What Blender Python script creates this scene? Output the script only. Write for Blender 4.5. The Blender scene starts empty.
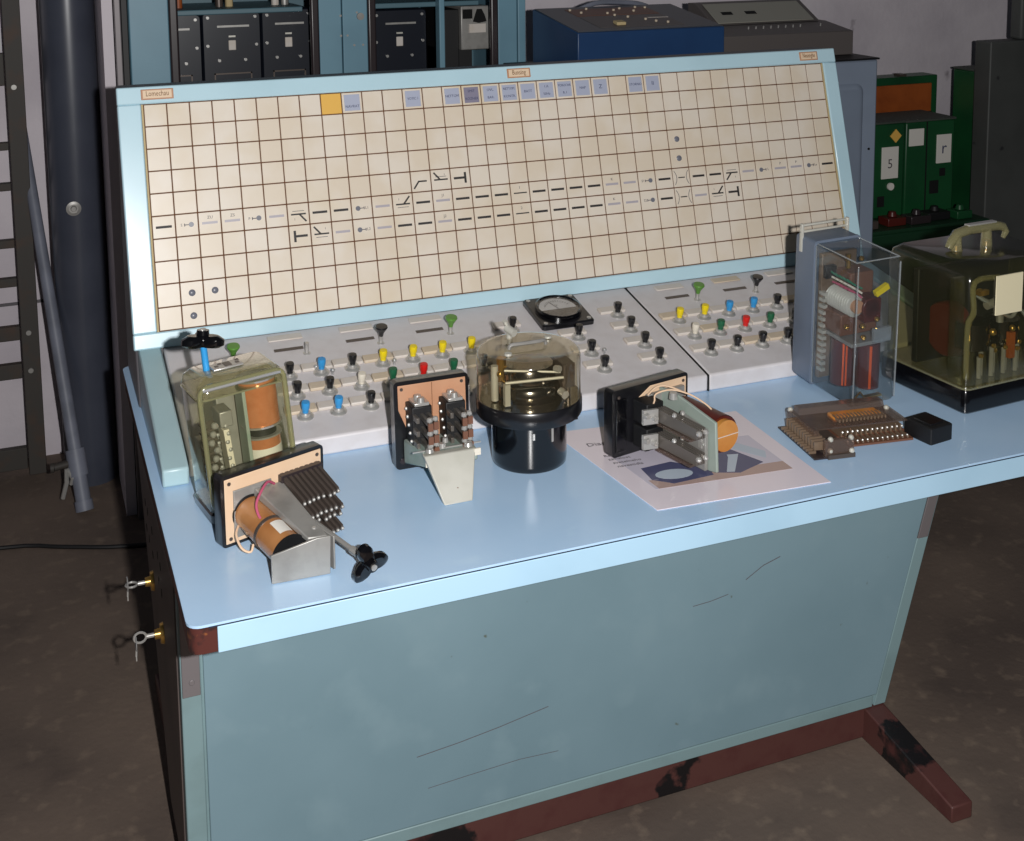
import bpy, bmesh, math, random
from mathutils import Matrix, Vector
random.seed(7)
PI = math.pi
sc = bpy.context.scene
COL = sc.collection
R = math.radians

# ------------------------------------------------------------------ materials
def lin(c):
    c = c / 255.0
    return c / 12.92 if c <= .04045 else ((c + .055) / 1.055) ** 2.4
def rgb(t):
    return (lin(t[0]), lin(t[1]), lin(t[2]), 1)
def mat(name, col, rough=.5, metal=0, noise=None, bump=None, coat=0, spec=.5, emit=None):
    """noise=(colour2, scale, lo, hi, detail) mixes a second colour in blotches"""
    m = bpy.data.materials.new(name); m.use_nodes = True
    nt = m.node_tree; b = nt.nodes['Principled BSDF']
    b.inputs['Base Color'].default_value = rgb(col)
    b.inputs['Roughness'].default_value = rough
    b.inputs['Metallic'].default_value = metal
    b.inputs['Specular IOR Level'].default_value = spec
    b.inputs['Coat Weight'].default_value = coat
    b.inputs['Coat Roughness'].default_value = .15
    tc = nt.nodes.new('ShaderNodeTexCoord')
    last = None
    for nz in (noise if isinstance(noise, list) else [noise] if noise else []):
        c2, s, lo, hi, det = nz
        n = nt.nodes.new('ShaderNodeTexNoise'); n.inputs['Scale'].default_value = s; n.inputs['Detail'].default_value = det
        nt.links.new(tc.outputs['Object'], n.inputs['Vector'])
        r = nt.nodes.new('ShaderNodeMapRange'); r.inputs[1].default_value = lo; r.inputs[2].default_value = hi
        nt.links.new(n.outputs[0], r.inputs[0])
        mx = nt.nodes.new('ShaderNodeMix'); mx.data_type = 'RGBA'
        nt.links.new(r.outputs[0], mx.inputs[0])
        mx.inputs[6].default_value = rgb(col); mx.inputs[7].default_value = rgb(c2)
        if last: nt.links.new(last, mx.inputs[6])
        last = mx.outputs[2]
    if last: nt.links.new(last, b.inputs['Base Color'])
    if bump:
        n = nt.nodes.new('ShaderNodeTexNoise'); n.inputs['Scale'].default_value = bump[0]; n.inputs['Detail'].default_value = 6
        nt.links.new(tc.outputs['Object'], n.inputs['Vector'])
        bp = nt.nodes.new('ShaderNodeBump'); bp.inputs['Strength'].default_value = bump[1]; bp.inputs['Distance'].default_value = bump[2]
        nt.links.new(n.outputs[0], bp.inputs['Height']); nt.links.new(bp.outputs[0], b.inputs['Normal'])
    return m
def glassy(name, tint, refl=1.0, rough=.06, body=0.0, bodycol=(120, 125, 100)):
    """thin clear plastic wall: tinted transparency with a fresnel gloss and a little haze"""
    m = bpy.data.materials.new(name); m.use_nodes = True
    nt = m.node_tree; nt.nodes.clear()
    out = nt.nodes.new('ShaderNodeOutputMaterial')
    tr = nt.nodes.new('ShaderNodeBsdfTransparent'); tr.inputs[0].default_value = rgb(tint)
    gl = nt.nodes.new('ShaderNodeBsdfGlossy'); gl.inputs['Roughness'].default_value = rough
    gl.inputs[0].default_value = (1, 1, 1, 1)
    df = nt.nodes.new('ShaderNodeBsdfDiffuse'); df.inputs[0].default_value = rgb(bodycol)
    m1 = nt.nodes.new('ShaderNodeMixShader'); m1.inputs[0].default_value = body
    nt.links.new(tr.outputs[0], m1.inputs[1]); nt.links.new(df.outputs[0], m1.inputs[2])
    fr = nt.nodes.new('ShaderNodeFresnel')
    ge = nt.nodes.new('ShaderNodeNewGeometry'); mr = nt.nodes.new('ShaderNodeMapRange')
    mr.inputs[3].default_value = 1.45; mr.inputs[4].default_value = 1 / 1.45
    nt.links.new(ge.outputs['Backfacing'], mr.inputs[0]); nt.links.new(mr.outputs[0], fr.inputs[0])
    mu = nt.nodes.new('ShaderNodeMath'); mu.operation = 'MULTIPLY'; mu.inputs[1].default_value = refl
    nt.links.new(fr.outputs[0], mu.inputs[0])
    m2 = nt.nodes.new('ShaderNodeMixShader')
    nt.links.new(mu.outputs[0], m2.inputs[0]); nt.links.new(m1.outputs[0], m2.inputs[1]); nt.links.new(gl.outputs[0], m2.inputs[2])
    nt.links.new(m2.outputs[0], out.inputs[0])
    return m

M = {}
M['floor'] = mat('concrete_floor', (112, 97, 86), .8, noise=[((86, 74, 67), 1.6, .4, .65, 8), ((126, 110, 96), 22, .55, .8, 6), ((70, 60, 56), 3.3, .6, .75, 10)], bump=(60, .3, .004))
M['wall'] = mat('limewashed_wall', (222, 214, 220), .85, noise=[((198, 190, 198), 2.2, .45, .7, 8), ((120, 112, 118), 9, .68, .8, 8)], bump=(25, .25, .01))
M['cream'] = mat('cream_tile', (222, 208, 188), .38, noise=[((228, 217, 202), 9, .4, .6, 3), ((216, 199, 168), 3, .56, .75, 3)])
M['grout'] = mat('brown_tile_gap', (104, 66, 40), .8)
M['ochre'] = mat('ochre_edge_strip', (196, 176, 132), .7)
M['aqua'] = mat('pale_aqua_enamel', (190, 222, 234), .28, noise=((184, 216, 228), 6, .45, .7, 5), coat=.2)
M['aqua2'] = mat('grey_aqua_enamel', (168, 196, 202), .35, noise=((160, 188, 194), 5, .45, .7, 5))
M['housing'] = mat('dark_housing_grey', (92, 90, 94), .5)
M['ctrl'] = mat('light_grey_console_plate', (214, 210, 212), .42, noise=((208, 203, 204), 30, .45, .7, 4))
M['laminate'] = mat('sky_blue_laminate', (186, 217, 247), .24, noise=[((178, 211, 243), 5, .4, .7, 6), ((194, 224, 250), 14, .6, .8, 6)])
M['edge'] = mat('light_blue_edge_band', (178, 214, 238), .35, noise=((170, 206, 230), 4, .5, .7, 5))
M['seam'] = mat('dark_seam', (30, 42, 60), .6)
M['wood'] = mat('bare_chipboard', (78, 32, 24), .85, noise=[((170, 104, 46), 30, .64, .72, 4), ((40, 16, 14), 34, .5, .6, 5)])
M['cab'] = mat('grey_green_painted_steel', (126, 153, 164), .42, noise=[((116, 143, 154), 2.5, .4, .7, 6), ((92, 98, 82), 40, .73, .8, 6), ((130, 156, 166), 9, .55, .8, 4)])
M['cabframe'] = mat('grey_green_frame', (128, 154, 158), .45, noise=((114, 136, 138), 8, .5, .75, 6))
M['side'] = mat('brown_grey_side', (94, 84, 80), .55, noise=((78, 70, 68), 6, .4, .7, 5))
M['hole'] = mat('black_hole', (4, 4, 5), .9)
M['bracket'] = mat('bare_metal_bracket', (128, 122, 124), .5, .3, noise=((92, 70, 66), 60, .68, .75, 5))
M['redbrown'] = mat('oxide_red_paint', (86, 52, 48), .5, noise=[((20, 17, 19), 5.5, .57, .59, 8), ((80, 44, 42), 20, .5, .7, 5)])
M['black'] = mat('black_bakelite', (20, 20, 23), .28, noise=((30, 30, 34), 12, .5, .7, 4), coat=.3)
M['blackmatt'] = mat('matt_black', (18, 18, 20), .55)
M['blackgloss'] = mat('gloss_black', (10, 10, 13), .14, coat=.5)
M['tan'] = mat('tan_pertinax', (224, 194, 164), .5, noise=((214, 180, 146), 8, .4, .7, 4))
M['footbrown'] = mat('dark_brown_fibre', (112, 74, 56), .5)
M['labelyellow'] = mat('yellowed_paper', (224, 214, 180), .6)
M['clearF'] = glassy('pale_clear_edge', (235, 238, 240), 1.8, .10, .30, (190, 196, 200))
M['tan2'] = mat('brown_pertinax', (192, 144, 112), .5, noise=((180, 128, 96), 10, .4, .7, 4))
M['drumsteel'] = mat('polished_drum', (150, 146, 142), .16, 1.0)
M['steel'] = mat('bright_steel', (196, 194, 190), .28, .55)
M['chrome'] = mat('chrome', (205, 205, 205), .2, .65)
M['zinc'] = mat('dull_zinc', (164, 162, 158), .42, .4, noise=((144, 142, 138), 24, .45, .7, 5))
M['zinclight'] = mat('pale_zinc_cover', (204, 202, 192), .42, .25, noise=((188, 186, 174), 12, .45, .7, 5))
M['darksteel'] = mat('dark_spring_steel', (92, 82, 76), .35, .4)
M['bronze'] = mat('spring_bronze', (146, 124, 104), .32, .45)
M['springgrey'] = mat('grey_contact_spring', (112, 106, 100), .3, .4)
M['brass'] = mat('brass', (205, 165, 90), .28, .9)
M['copper'] = mat('copper_winding', (222, 142, 96), .24, .35, noise=((210, 128, 82), 60, .4, .7, 3))
M['orangewire'] = mat('bright_orange_wire', (238, 96, 30), .35, .3)
M['varnish'] = mat('varnished_coil', (182, 128, 80), .26, noise=((160, 104, 58), 14, .4, .7, 4), coat=.4)
M['darkred'] = mat('dark_red_varnish', (84, 30, 24), .35)
M['amber'] = mat('amber_tape', (200, 138, 66), .28, coat=.3, noise=((184, 112, 36), 20, .4, .7, 4))
M['paperwhite'] = mat('white_paper_label', (226, 222, 214), .7)
M['creamlabel'] = mat('cream_label', (212, 204, 196), .5, noise=((206, 194, 180), 20, .5, .7, 4))
M['tanlabel'] = mat('yellowed_label', (206, 190, 168), .5)
M['bluelabel'] = mat('lilac_blue_legend', (172, 178, 198), .45)
M['greylabel'] = mat('dull_lilac_legend', (134, 130, 150), .45)
M['yellowtile'] = mat('yellow_tile', (236, 186, 92), .3)
M['lilac'] = mat('pale_lilac_lens', (176, 170, 178), .4)
M['lamp'] = mat('slate_lens', (116, 118, 128), .3)
M['ink'] = mat('black_ink', (46, 42, 42), .6)
M['inkgrey'] = mat('grey_ink', (96, 92, 96), .6)
M['inkblue'] = mat('slate_blue_ink', (66, 72, 104), .6)
M['inkbrown'] = mat('brown_ink', (120, 80, 46), .7)
M['red'] = mat('red_plastic', (214, 34, 30), .3)
M['green'] = mat('dark_green_plastic', (34, 98, 66), .3)
M['lightgreen'] = mat('leaf_green_plastic', (92, 146, 58), .3)
M['blue'] = mat('sky_blue_plastic', (52, 150, 214), .35)
M['yellow'] = mat('yellow_plastic', (240, 214, 26), .3)
M['white'] = mat('ivory_plastic', (226, 218, 202), .35)
M['pinkwire'] = mat('pink_cloth_wire', (186, 84, 112), .7)
M['palewire'] = mat('pale_cloth_wire', (222, 190, 160), .7)
M['greenwire'] = mat('green_wire', (40, 116, 88), .5)
M['glassB'] = glassy('olive_clear_cover', (243, 242, 226), 1.3, .10, .06, (160, 160, 120))
M['glassD'] = glassy('smoky_clear_dome', (240, 235, 220), 1.3, .07, .035, (150, 140, 110))
M['glassF'] = glassy('grey_clear_cover', (236, 239, 240), 1.3, .05, .12, (112, 120, 124))
M['glassG'] = glassy('greenish_clear_case', (232, 230, 208), 1.3, .16, .10, (96, 96, 70))
M['smoke'] = glassy('smoked_clear_plastic', (224, 212, 204), .8, .22, .22, (140, 122, 112))
M['rimB'] = glassy('thick_olive_plastic', (214, 212, 176), 1.6, .12, .45, (158, 156, 118))
M['clearH'] = glassy('thick_yellowish_plastic', (226, 222, 190), 1.8, .10, .35, (170, 165, 128))
M['window'] = glassy('meter_glass', (250, 250, 250), 1.0, .03)
M['mint'] = mat('mint_enamelled_plate', (150, 162, 154), .4, noise=((132, 152, 140), 20, .5, .7, 4))
M['greybody'] = mat('blue_grey_plastic', (102, 114, 132), .42, noise=((95, 106, 123), 6, .5, .7, 4))
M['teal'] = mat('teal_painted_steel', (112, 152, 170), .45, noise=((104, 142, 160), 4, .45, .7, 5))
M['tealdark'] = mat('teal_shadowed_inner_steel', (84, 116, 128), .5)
M['rubber'] = mat('brown_black_rubber', (48, 40, 42), .3)
M['navyhouse'] = mat('dark_module_plastic', (26, 30, 40), .3, coat=.3)
M['navy'] = mat('dark_blue_sheet', (34, 66, 108), .4, noise=((30, 58, 98), 5, .4, .7, 4))
M['navytop'] = mat('grey_console_top', (78, 82, 88), .45)
M['taupe'] = mat('taupe_plastic', (92, 86, 84), .5)
M['fascia'] = mat('olive_grey_fascia', (150, 148, 138), .45)
M['steelgrey'] = mat('blue_grey_cabinet', (136, 148, 166), .40, noise=((128, 139, 156), 4, .45, .7, 5))
M['gmach'] = mat('dark_green_machine', (24, 80, 44), .4, noise=((20, 66, 38), 5, .4, .7, 5))
M['gmach2'] = mat('deep_green_case', (22, 58, 36), .45)
M['lidgrey'] = mat('dusty_dark_lid', (66, 72, 66), .7)
M['orangewood'] = mat('orange_varnished_wood', (164, 84, 34), .5, noise=((140, 68, 26), 12, .4, .7, 4))
M['darkgrey'] = mat('dark_grey_cabinet', (78, 80, 78), .55, noise=[((66, 68, 66), 4, .4, .7, 5), ((40, 40, 42), 14, .7, .76, 4)])
M['polepaint'] = mat('blue_black_pole', (70, 74, 86), .3, noise=((62, 66, 78), 6, .4, .7, 5), coat=.2)
M['pipe'] = mat('grey_pipe', (122, 126, 140), .5, noise=((106, 110, 122), 12, .4, .7, 5))
M['rust'] = mat('dark_rusty_frame', (62, 58, 54), .65, noise=((74, 58, 48), 14, .5, .7, 6))
M['sheet'] = mat('laminated_sheet', (234, 224, 232), .18)
M['printtan'] = mat('print_tan', (182, 156, 148), .2)
M['printblue'] = mat('print_slate', (84, 86, 118), .2)
M['printpale'] = mat('print_pale', (186, 198, 212), .2)
M['printgrey'] = mat('print_grey', (206, 200, 214), .2)
M['dial'] = mat('dial_white', (214, 214, 214), .5)

SPLIT = {'thin_line': 'thin_line', 'scratch_marks': 'scratch_mark', 'coil_flanges': 'coil_flange', 'corner_screws': 'corner_screw', 'contact_tips': 'contact_tip', 'leaf_springs': 'leaf_spring', 'clamp_screws': 'clamp_screw',
         'contact_screws': 'contact_screw', 'spring_feet': 'spring_foot', 'side_pins': 'side_pin', 'cover_screws': 'cover_screw', 'solder_tags': 'solder_tag', 'screws': 'screw',
         'posts': 'post', 'contact_posts': 'contact_post', 'lugs': 'lug', 'dome_screws': 'dome_screw', 'terminal_posts': 'terminal_pin', 'post_nuts': 'post_nut', 'link_rods': 'link_rod',
         'brass_nuts': 'brass_nut', 'contact_wafers': 'contact_wafer', 'bare_wire': 'bare_wire', 'looped_wires': 'looped_wire', 'contact_springs': 'contact_spring', 'solder_tips': 'solder_tip',
         'lamp_buttons': 'lamp_button', 'slots': 'slot', 'small_toggles': 'small_toggle', 'hinge': 'hinge', 'bolts': 'bolt', 'rivets': 'rivet', 'panel_holes': 'panel_hole', 'vent_holes': 'vent_hole',
         'edge_strip': 'edge_strip', 'track_lenses': 'track_lens', 'track_lines': 'track_line', 'signal_lenses': 'signal_lens', 'core_screws': 'core_screw',
         'brass_details': 'brass_fitting', 'plate_marks': 'plate_mark', 'terminal_comb': 'comb_tooth', 'inner_panels': 'inner_panel', 'adjusting_screw': 'adjusting_screw', 'armature_shaft': 'armature_shaft',
         'inner_block': 'inner_block', 'label_frame': 'label_frame_bar'}
# ------------------------------------------------------------------ mesh helper
class MB:
    def __init__(s):
        s.bm = bmesh.new()
    def add(s, verts, faces):
        vs = [s.bm.verts.new(v) for v in verts]
        for f in faces:
            try: s.bm.faces.new([vs[i] for i in f])
            except ValueError: pass
        return s
    def box(s, c, d, rot=None):
        x, y, z = d[0] / 2, d[1] / 2, d[2] / 2
        vs = [Vector(v) for v in ((-x, -y, -z), (x, -y, -z), (x, y, -z), (-x, y, -z), (-x, -y, z), (x, -y, z), (x, y, z), (-x, y, z))]
        if rot is not None: vs = [rot @ v for v in vs]
        c = Vector(c)
        return s.add([v + c for v in vs], [(0, 3, 2, 1), (4, 5, 6, 7), (0, 1, 5, 4), (1, 2, 6, 5), (2, 3, 7, 6), (3, 0, 4, 7)])
    def bb(s, x0, x1, y0, y1, z0, z1):
        return s.box(((x0 + x1) / 2, (y0 + y1) / 2, (z0 + z1) / 2), (abs(x1 - x0), abs(y1 - y0), abs(z1 - z0)))
    def cyl(s, p0, p1, r0, r1=None, n=16, cap=True):
        r1 = r0 if r1 is None else r1
        p0, p1 = Vector(p0), Vector(p1); d = (p1 - p0).normalized()
        a = d.orthogonal().normalized(); b = d.cross(a)
        vs = []
        for p, r in ((p0, r0), (p1, r1)):
            for i in range(n):
                t = 2 * PI * i / n
                vs.append(p + a * (math.cos(t) * r) + b * (math.sin(t) * r))
        fs = [(i, (i + 1) % n, n + (i + 1) % n, n + i) for i in range(n)]
        if cap: fs += [tuple(range(n - 1, -1, -1)), tuple(range(n, 2 * n))]
        return s.add(vs, fs)
    def lathe(s, prof, c=(0, 0, 0), n=32, axis=None):
        """prof: list of (r, h); axis optional rotation matrix"""
        c = Vector(c); vs = []
        for r, h in prof:
            for i in range(n):
                t = 2 * PI * i / n
                v = Vector((math.cos(t) * r, math.sin(t) * r, h))
                if axis is not None: v = axis @ v
                vs.append(v + c)
        fs = []
        for k in range(len(prof) - 1):
            for i in range(n):
                fs.append((k * n + i, k * n + (i + 1) % n, (k + 1) * n + (i + 1) % n, (k + 1) * n + i))
        if prof[0][0] > 1e-5: fs.append(tuple(range(n - 1, -1, -1)))
        if prof[-1][0] > 1e-5: fs.append(tuple((len(prof) - 1) * n + i for i in range(n)))
        s.add(vs, fs); bmesh.ops.remove_doubles(s.bm, verts=s.bm.verts, dist=1e-6)
        return s
    def tube(s, pts, r, n=8, closed=False):
        pts = [Vector(p) for p in pts]
        if not closed and 4 <= len(pts) <= 9 and not isinstance(r, (list, tuple)) and r < .009:   # soft bends
            q = []; L = len(pts)
            for i in range(L - 1):
                p0, p1, p2, p3 = pts[max(i - 1, 0)], pts[i], pts[i + 1], pts[min(i + 2, L - 1)]
                for k in range(4):
                    t = k / 4
                    q.append(.5 * ((2 * p1) + (p2 - p0) * t + (2 * p0 - 5 * p1 + 4 * p2 - p3) * t * t + (3 * p1 - p0 - 3 * p2 + p3) * t ** 3))
            pts = q + [pts[-1]]
        N = len(pts); vs = []; prev = None
        for i, p in enumerate(pts):
            if closed: d = (pts[(i + 1) % N] - pts[i - 1])
            else: d = (pts[min(i + 1, N - 1)] - pts[max(i - 1, 0)])
            d.normalize()
            a = (prev - d * prev.dot(d)).normalized() if prev is not None and (prev - d * prev.dot(d)).length > 1e-4 else d.orthogonal().normalized()
            prev = a; b = d.cross(a)
            rr = r[i] if isinstance(r, (list, tuple)) else r
            for k in range(n):
                t = 2 * PI * k / n
                vs.append(p + a * math.cos(t) * rr + b * math.sin(t) * rr)
        fs = []
        for i in range(N if closed else N - 1):
            j = (i + 1) % N
            for k in range(n):
                fs.append((i * n + k, i * n + (k + 1) % n, j * n + (k + 1) % n, j * n + k))
        if not closed: fs += [tuple(range(n - 1, -1, -1)), tuple((N - 1) * n + k for k in range(n))]
        return s.add(vs, fs)
    def prism(s, poly, a0, a1, axis='x'):
        """poly of 2-D points extruded along an axis: x->(y,z), y->(x,z), z->(x,y)"""
        def P(u, v, a):
            return (a, u, v) if axis == 'x' else (u, a, v) if axis == 'y' else (u, v, a)
        n = len(poly)
        vs = [P(u, v, a0) for u, v in poly] + [P(u, v, a1) for u, v in poly]
        fs = [(i, (i + 1) % n, n + (i + 1) % n, n + i) for i in range(n)] + [tuple(range(n - 1, -1, -1)), tuple(range(n, 2 * n))]
        return s.add(vs, fs)
    def sphere(s, c, r, n=12):
        prof = [(max(1e-7, r * math.sin(PI * k / (n // 2))), -r * math.cos(PI * k / (n // 2))) for k in range(n // 2 + 1)]
        return s.lathe(prof, c, n)
    def rring(s, x0, x1, y0, y1, r, z, n=5):
        pts = []
        for cx, cy, a in ((x1 - r, y1 - r, 0), (x0 + r, y1 - r, 90), (x0 + r, y0 + r, 180), (x1 - r, y0 + r, 270)):
            for k in range(n + 1):
                t = R(a + 90 * k / n); pts.append((cx + r * math.cos(t), cy + r * math.sin(t), z))
        return pts
    def rbox(s, x0, x1, y0, y1, prof, n=5):
        """rounded-rectangle shell: prof = list of (inset, corner radius, z); ends capped"""
        rings = [s.rring(x0 + i, x1 - i, y0 + i, y1 - i, r, z, n) for i, r, z in prof]
        m = len(rings[0]); vs = [v for rg in rings for v in rg]; fs = []
        for k in range(len(rings) - 1):
            for i in range(m):
                fs.append((k * m + i, k * m + (i + 1) % m, (k + 1) * m + (i + 1) % m, (k + 1) * m + i))
        fs += [tuple(range(m - 1, -1, -1)), tuple((len(rings) - 1) * m + i for i in range(m))]
        return s.add(vs, fs)
    def islands(s):
        s.bm.verts.index_update(); seen = set(); out = []
        for v in s.bm.verts:
            if v.index in seen: continue
            st = [v]; seen.add(v.index); grp = []
            while st:
                a = st.pop(); grp.append(a)
                for e in a.link_edges:
                    b = e.other_vert(a)
                    if b.index not in seen: seen.add(b.index); st.append(b)
            ix = {a.index: i for i, a in enumerate(grp)}; fs = set()
            for a in grp:
                for f in a.link_faces: fs.add(f)
            out.append(([a.co.copy() for a in grp], [tuple(ix[w.index] for w in f.verts) for f in fs]))
        return out
    def xf(s, mtx):
        bmesh.ops.transform(s.bm, matrix=mtx, verts=s.bm.verts); return s
    def text(s, txt, size, at, ux, uy, depth=.0004, align='CENTER', sx=1.0):
        """lettering laid in the plane of ux, uy"""
        cu = bpy.data.curves.new('t', 'FONT'); cu.body = txt; cu.size = size; cu.align_x = align; cu.align_y = 'CENTER'
        cu.resolution_u = 2; cu.extrude = depth / 2
        o = bpy.data.objects.new('t', cu); COL.objects.link(o)
        dg = bpy.context.evaluated_depsgraph_get(); me = bpy.data.meshes.new_from_object(o.evaluated_get(dg))
        ux, uy = Vector(ux).normalized() * sx, Vector(uy).normalized(); uz = ux.cross(uy).normalized()
        vs = [Vector(at) + ux * v.co.x + uy * v.co.y + uz * (v.co.z + depth / 2) for v in me.vertices]
        s.add(vs, [tuple(p.vertices) for p in me.polygons])
        bpy.data.objects.remove(o); bpy.data.meshes.remove(me); bpy.data.curves.remove(cu)
        return s
    def build(s, name, m, parent=None, bevel=0, smooth=30, mtx=None, seg=2, label=None):
        bmesh.ops.recalc_face_normals(s.bm, faces=s.bm.faces)
        if name in SPLIT:
            isl = s.islands()
            if len(isl) > 1:
                out = None
                for vs, fs in isl:
                    q = MB(); q.add(vs, fs); o = q.build(SPLIT[name], m, parent, bevel, smooth, mtx, seg, label); out = out or o
                s.bm.free(); return out
            name = SPLIT[name]
        me = bpy.data.meshes.new(name); s.bm.to_mesh(me); s.bm.free()
        me.materials.append(M[m] if isinstance(m, str) else m)
        if smooth:
            me.shade_smooth(); me.set_sharp_from_angle(angle=R(smooth))
        o = bpy.data.objects.new(name, me); COL.objects.link(o)
        if bevel:
            b = o.modifiers.new('bevel', 'BEVEL'); b.width = bevel; b.segments = seg; b.limit_method = 'ANGLE'; b.angle_limit = R(35)
        if parent: o.parent = parent
        if mtx is not None: o.matrix_local = mtx
        if label: o['label'] = label
        return o

def thing(name, label, cat, loc=(0, 0, 0), rz=0, group=None, mtx=None):
    o = bpy.data.objects.new(name, None); COL.objects.link(o)
    o.empty_display_size = .05
    if mtx is not None: o.matrix_world = mtx
    else: o.location = loc; o.rotation_euler = (0, 0, R(rz))
    o['label'] = label; o['category'] = cat
    if group: o['group'] = group
    return o
def tag(o, label, cat, group=None):
    o['label'] = label; o['category'] = cat
    if group: o['group'] = group
    return o
def struct(o):
    o['kind'] = 'structure'; return o
def fr(o, u, v, w):
    m = Matrix.Identity(4)
    for i, a in enumerate((u, v, w)):
        for k in range(3): m[k][i] = a[k]
    m.translation = Vector(o); return m

TZ = .742           # table top height

# ------------------------------------------------------------------ room
struct(MB().bb(-3.2, 5.0, -3.6, 1.9, -.1, 0).build('floor', 'floor', smooth=0))
struct(MB().bb(-3.2, 5.0, 1.78, 1.9, 0, 2.8).build('wall_back', 'wall', smooth=0))
struct(MB().bb(-3.2, -.02, 1.776, 1.78, .52, .53).build('trim_1', 'inkgrey', smooth=0))
struct(MB().bb(-.020, .009, 1.235, 1.779, 0, 2.8).build('trim_2', 'wall', smooth=0))
cab = MB().tube([(-.9, 1.20, .006), (-.37, 1.163, .006), (-.2, 1.10, .006), (-.03, 1.035, .006), (.3, .98, .006), (.6, 1.0, .006)], .006).build('floor_cable', 'blackmatt')
tag(cab, 'thin black cable running across the concrete floor left of the blue desk', 'cable')

# ------------------------------------------------------------------ desk
desk = thing('control_desk', 'big grey-green steel desk with sky blue top and red-brown base', 'desk', (.75, -.2, 0))
def D(x, y, z): return (x - .75, y + .2, z)
TM = Matrix.Translation((-.75, .2, 0))
x0, x1, y0, y1 = -.063, 1.86, -.723, .42
MB().rbox(x0, x1, y0, y1, [(0, .02, TZ - .004), (0, .02, TZ)]).build('tabletop', 'laminate', desk, mtx=TM)
# underlying board
MB().rbox(x0 + .003, x1 - .003, y0 + .003, y1 - .003, [(0, .018, TZ - .046), (0, .018, TZ - .004)]).build('tabletop_board', 'wood', desk, mtx=TM, label='bare brown chipboard core showing at the front left corner')
MB().bb(x0 + .042, x1, y0 - .002, y0 + .002, TZ - .046, TZ - .0055).build('edge_band', 'edge', desk, mtx=TM, bevel=.001, label='light blue front edge band')
MB().bb(x0 + .03, x1, y0 - .0008, y0 + .003, TZ - .0058, TZ - .0038).build('edge_seam', 'seam', desk, mtx=TM)
MB().bb(x1 - .003, x1 + .001, y0 + .02, y1, TZ - .046, TZ - .005).build('edge_band', 'edge', desk, mtx=TM)
# cabinet body: left side upright, right side splayed, back sloping forward to the base
zt, zb = TZ - .047, .073
def cabx(z): return 1.404 + (z - .072) * (1.53 - 1.404) / (.521 - .072)
def caby(z): return -.19 + (z - .02) * (.33 + .19) / (.60 - .02)
yF = -.431
def hexa(mb, xl, zl, yf, inset=0):
    pass
mb = MB()
yb_t, yb_b = .33, -.15
mb.add([(-.045, yF + .004, zb), (cabx(zb) - .002, yF + .004, zb), (cabx(zb) - .002, yb_b, zb), (-.045, yb_b, zb),
        (-.045, yF + .004, zt), (cabx(zt) - .002, yF + .004, zt), (cabx(zt) - .002, yb_t, zt), (-.045, yb_t, zt)],
       [(0, 3, 2, 1), (4, 5, 6, 7), (0, 1, 5, 4), (1, 2, 6, 5), (2, 3, 7, 6), (3, 0, 4, 7)])
mb.build('cabinet_body', 'cabframe', desk, mtx=TM, bevel=.003)
# frame posts on the front
MB().add([(-.048, yF, zb), (-.014, yF, zb), (-.014, yF, zt), (-.048, yF, zt), (-.048, yF + .03, zb), (-.014, yF + .03, zb), (-.014, yF + .03, zt), (-.048, yF + .03, zt)],
         [(0, 1, 2, 3), (7, 6, 5, 4), (0, 4, 5, 1), (1, 5, 6, 2), (2, 6, 7, 3), (3, 7, 4, 0)]).build('corner_post', 'cabframe', desk, mtx=TM, bevel=.002)
c0, c1 = cabx(zb), cabx(zt)
MB().add([(c0 - .03, yF, zb), (c0, yF, zb), (c1, yF, zt), (c1 - .03, yF, zt), (c0 - .03, yF + .03, zb), (c0, yF + .03, zb), (c1, yF + .03, zt), (c1 - .03, yF + .03, zt)],
         [(0, 1, 2, 3), (7, 6, 5, 4), (0, 4, 5, 1), (1, 5, 6, 2), (2, 6, 7, 3), (3, 7, 4, 0)]).build('corner_post', 'cabframe', desk, mtx=TM, bevel=.002)
z2 = zb + .028
MB().bb(-.012, c0 - .034, yF - .001, yF + .02, zb, z2 - .003).build('bottom_rail', 'cabframe', desk, mtx=TM, bevel=.002)
def cx_(z): return cabx(z) - .034
MB().add([(-.010, yF - .003, z2), (cx_(z2), yF - .003, z2), (cx_(zt), yF - .003, zt), (-.010, yF - .003, zt),
          (-.010, yF + .01, z2), (cx_(z2), yF + .01, z2), (cx_(zt), yF + .01, zt), (-.010, yF + .01, zt)],
         [(0, 1, 2, 3), (7, 6, 5, 4), (0, 4, 5, 1), (1, 5, 6, 2), (2, 6, 7, 3), (3, 7, 4, 0)]).build('front_panel', 'cab', desk, mtx=TM, bevel=.0015, label='broad grey-green front panel with scratches')
mb = MB()
def scratch(pts, w=.0016):
    y = yF - .0036; top = [(a[0], y, a[1] + w / 2) for a in pts]; bot = [(a[0], y, a[1] - w / 2) for a in pts]; n = len(pts)
    mb.add(bot + top, [(i, i + 1, n + i + 1, n + i) for i in range(n - 1)])
scratch([(.36, .235), (.44, .242), (.52, .252), (.62, .268)]); scratch([(.38, .168), (.46, .172), (.56, .176), (.64, .172)], .0012)
scratch([(1.05, .43), (1.09, .452), (1.13, .463)], .002); scratch([(.93, .40), (.97, .402), (1.01, .408)], .0015)
mb.build('scratch_marks', 'inkgrey', desk, mtx=TM, smooth=0, label='thin dark scratches on the front panel')
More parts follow.
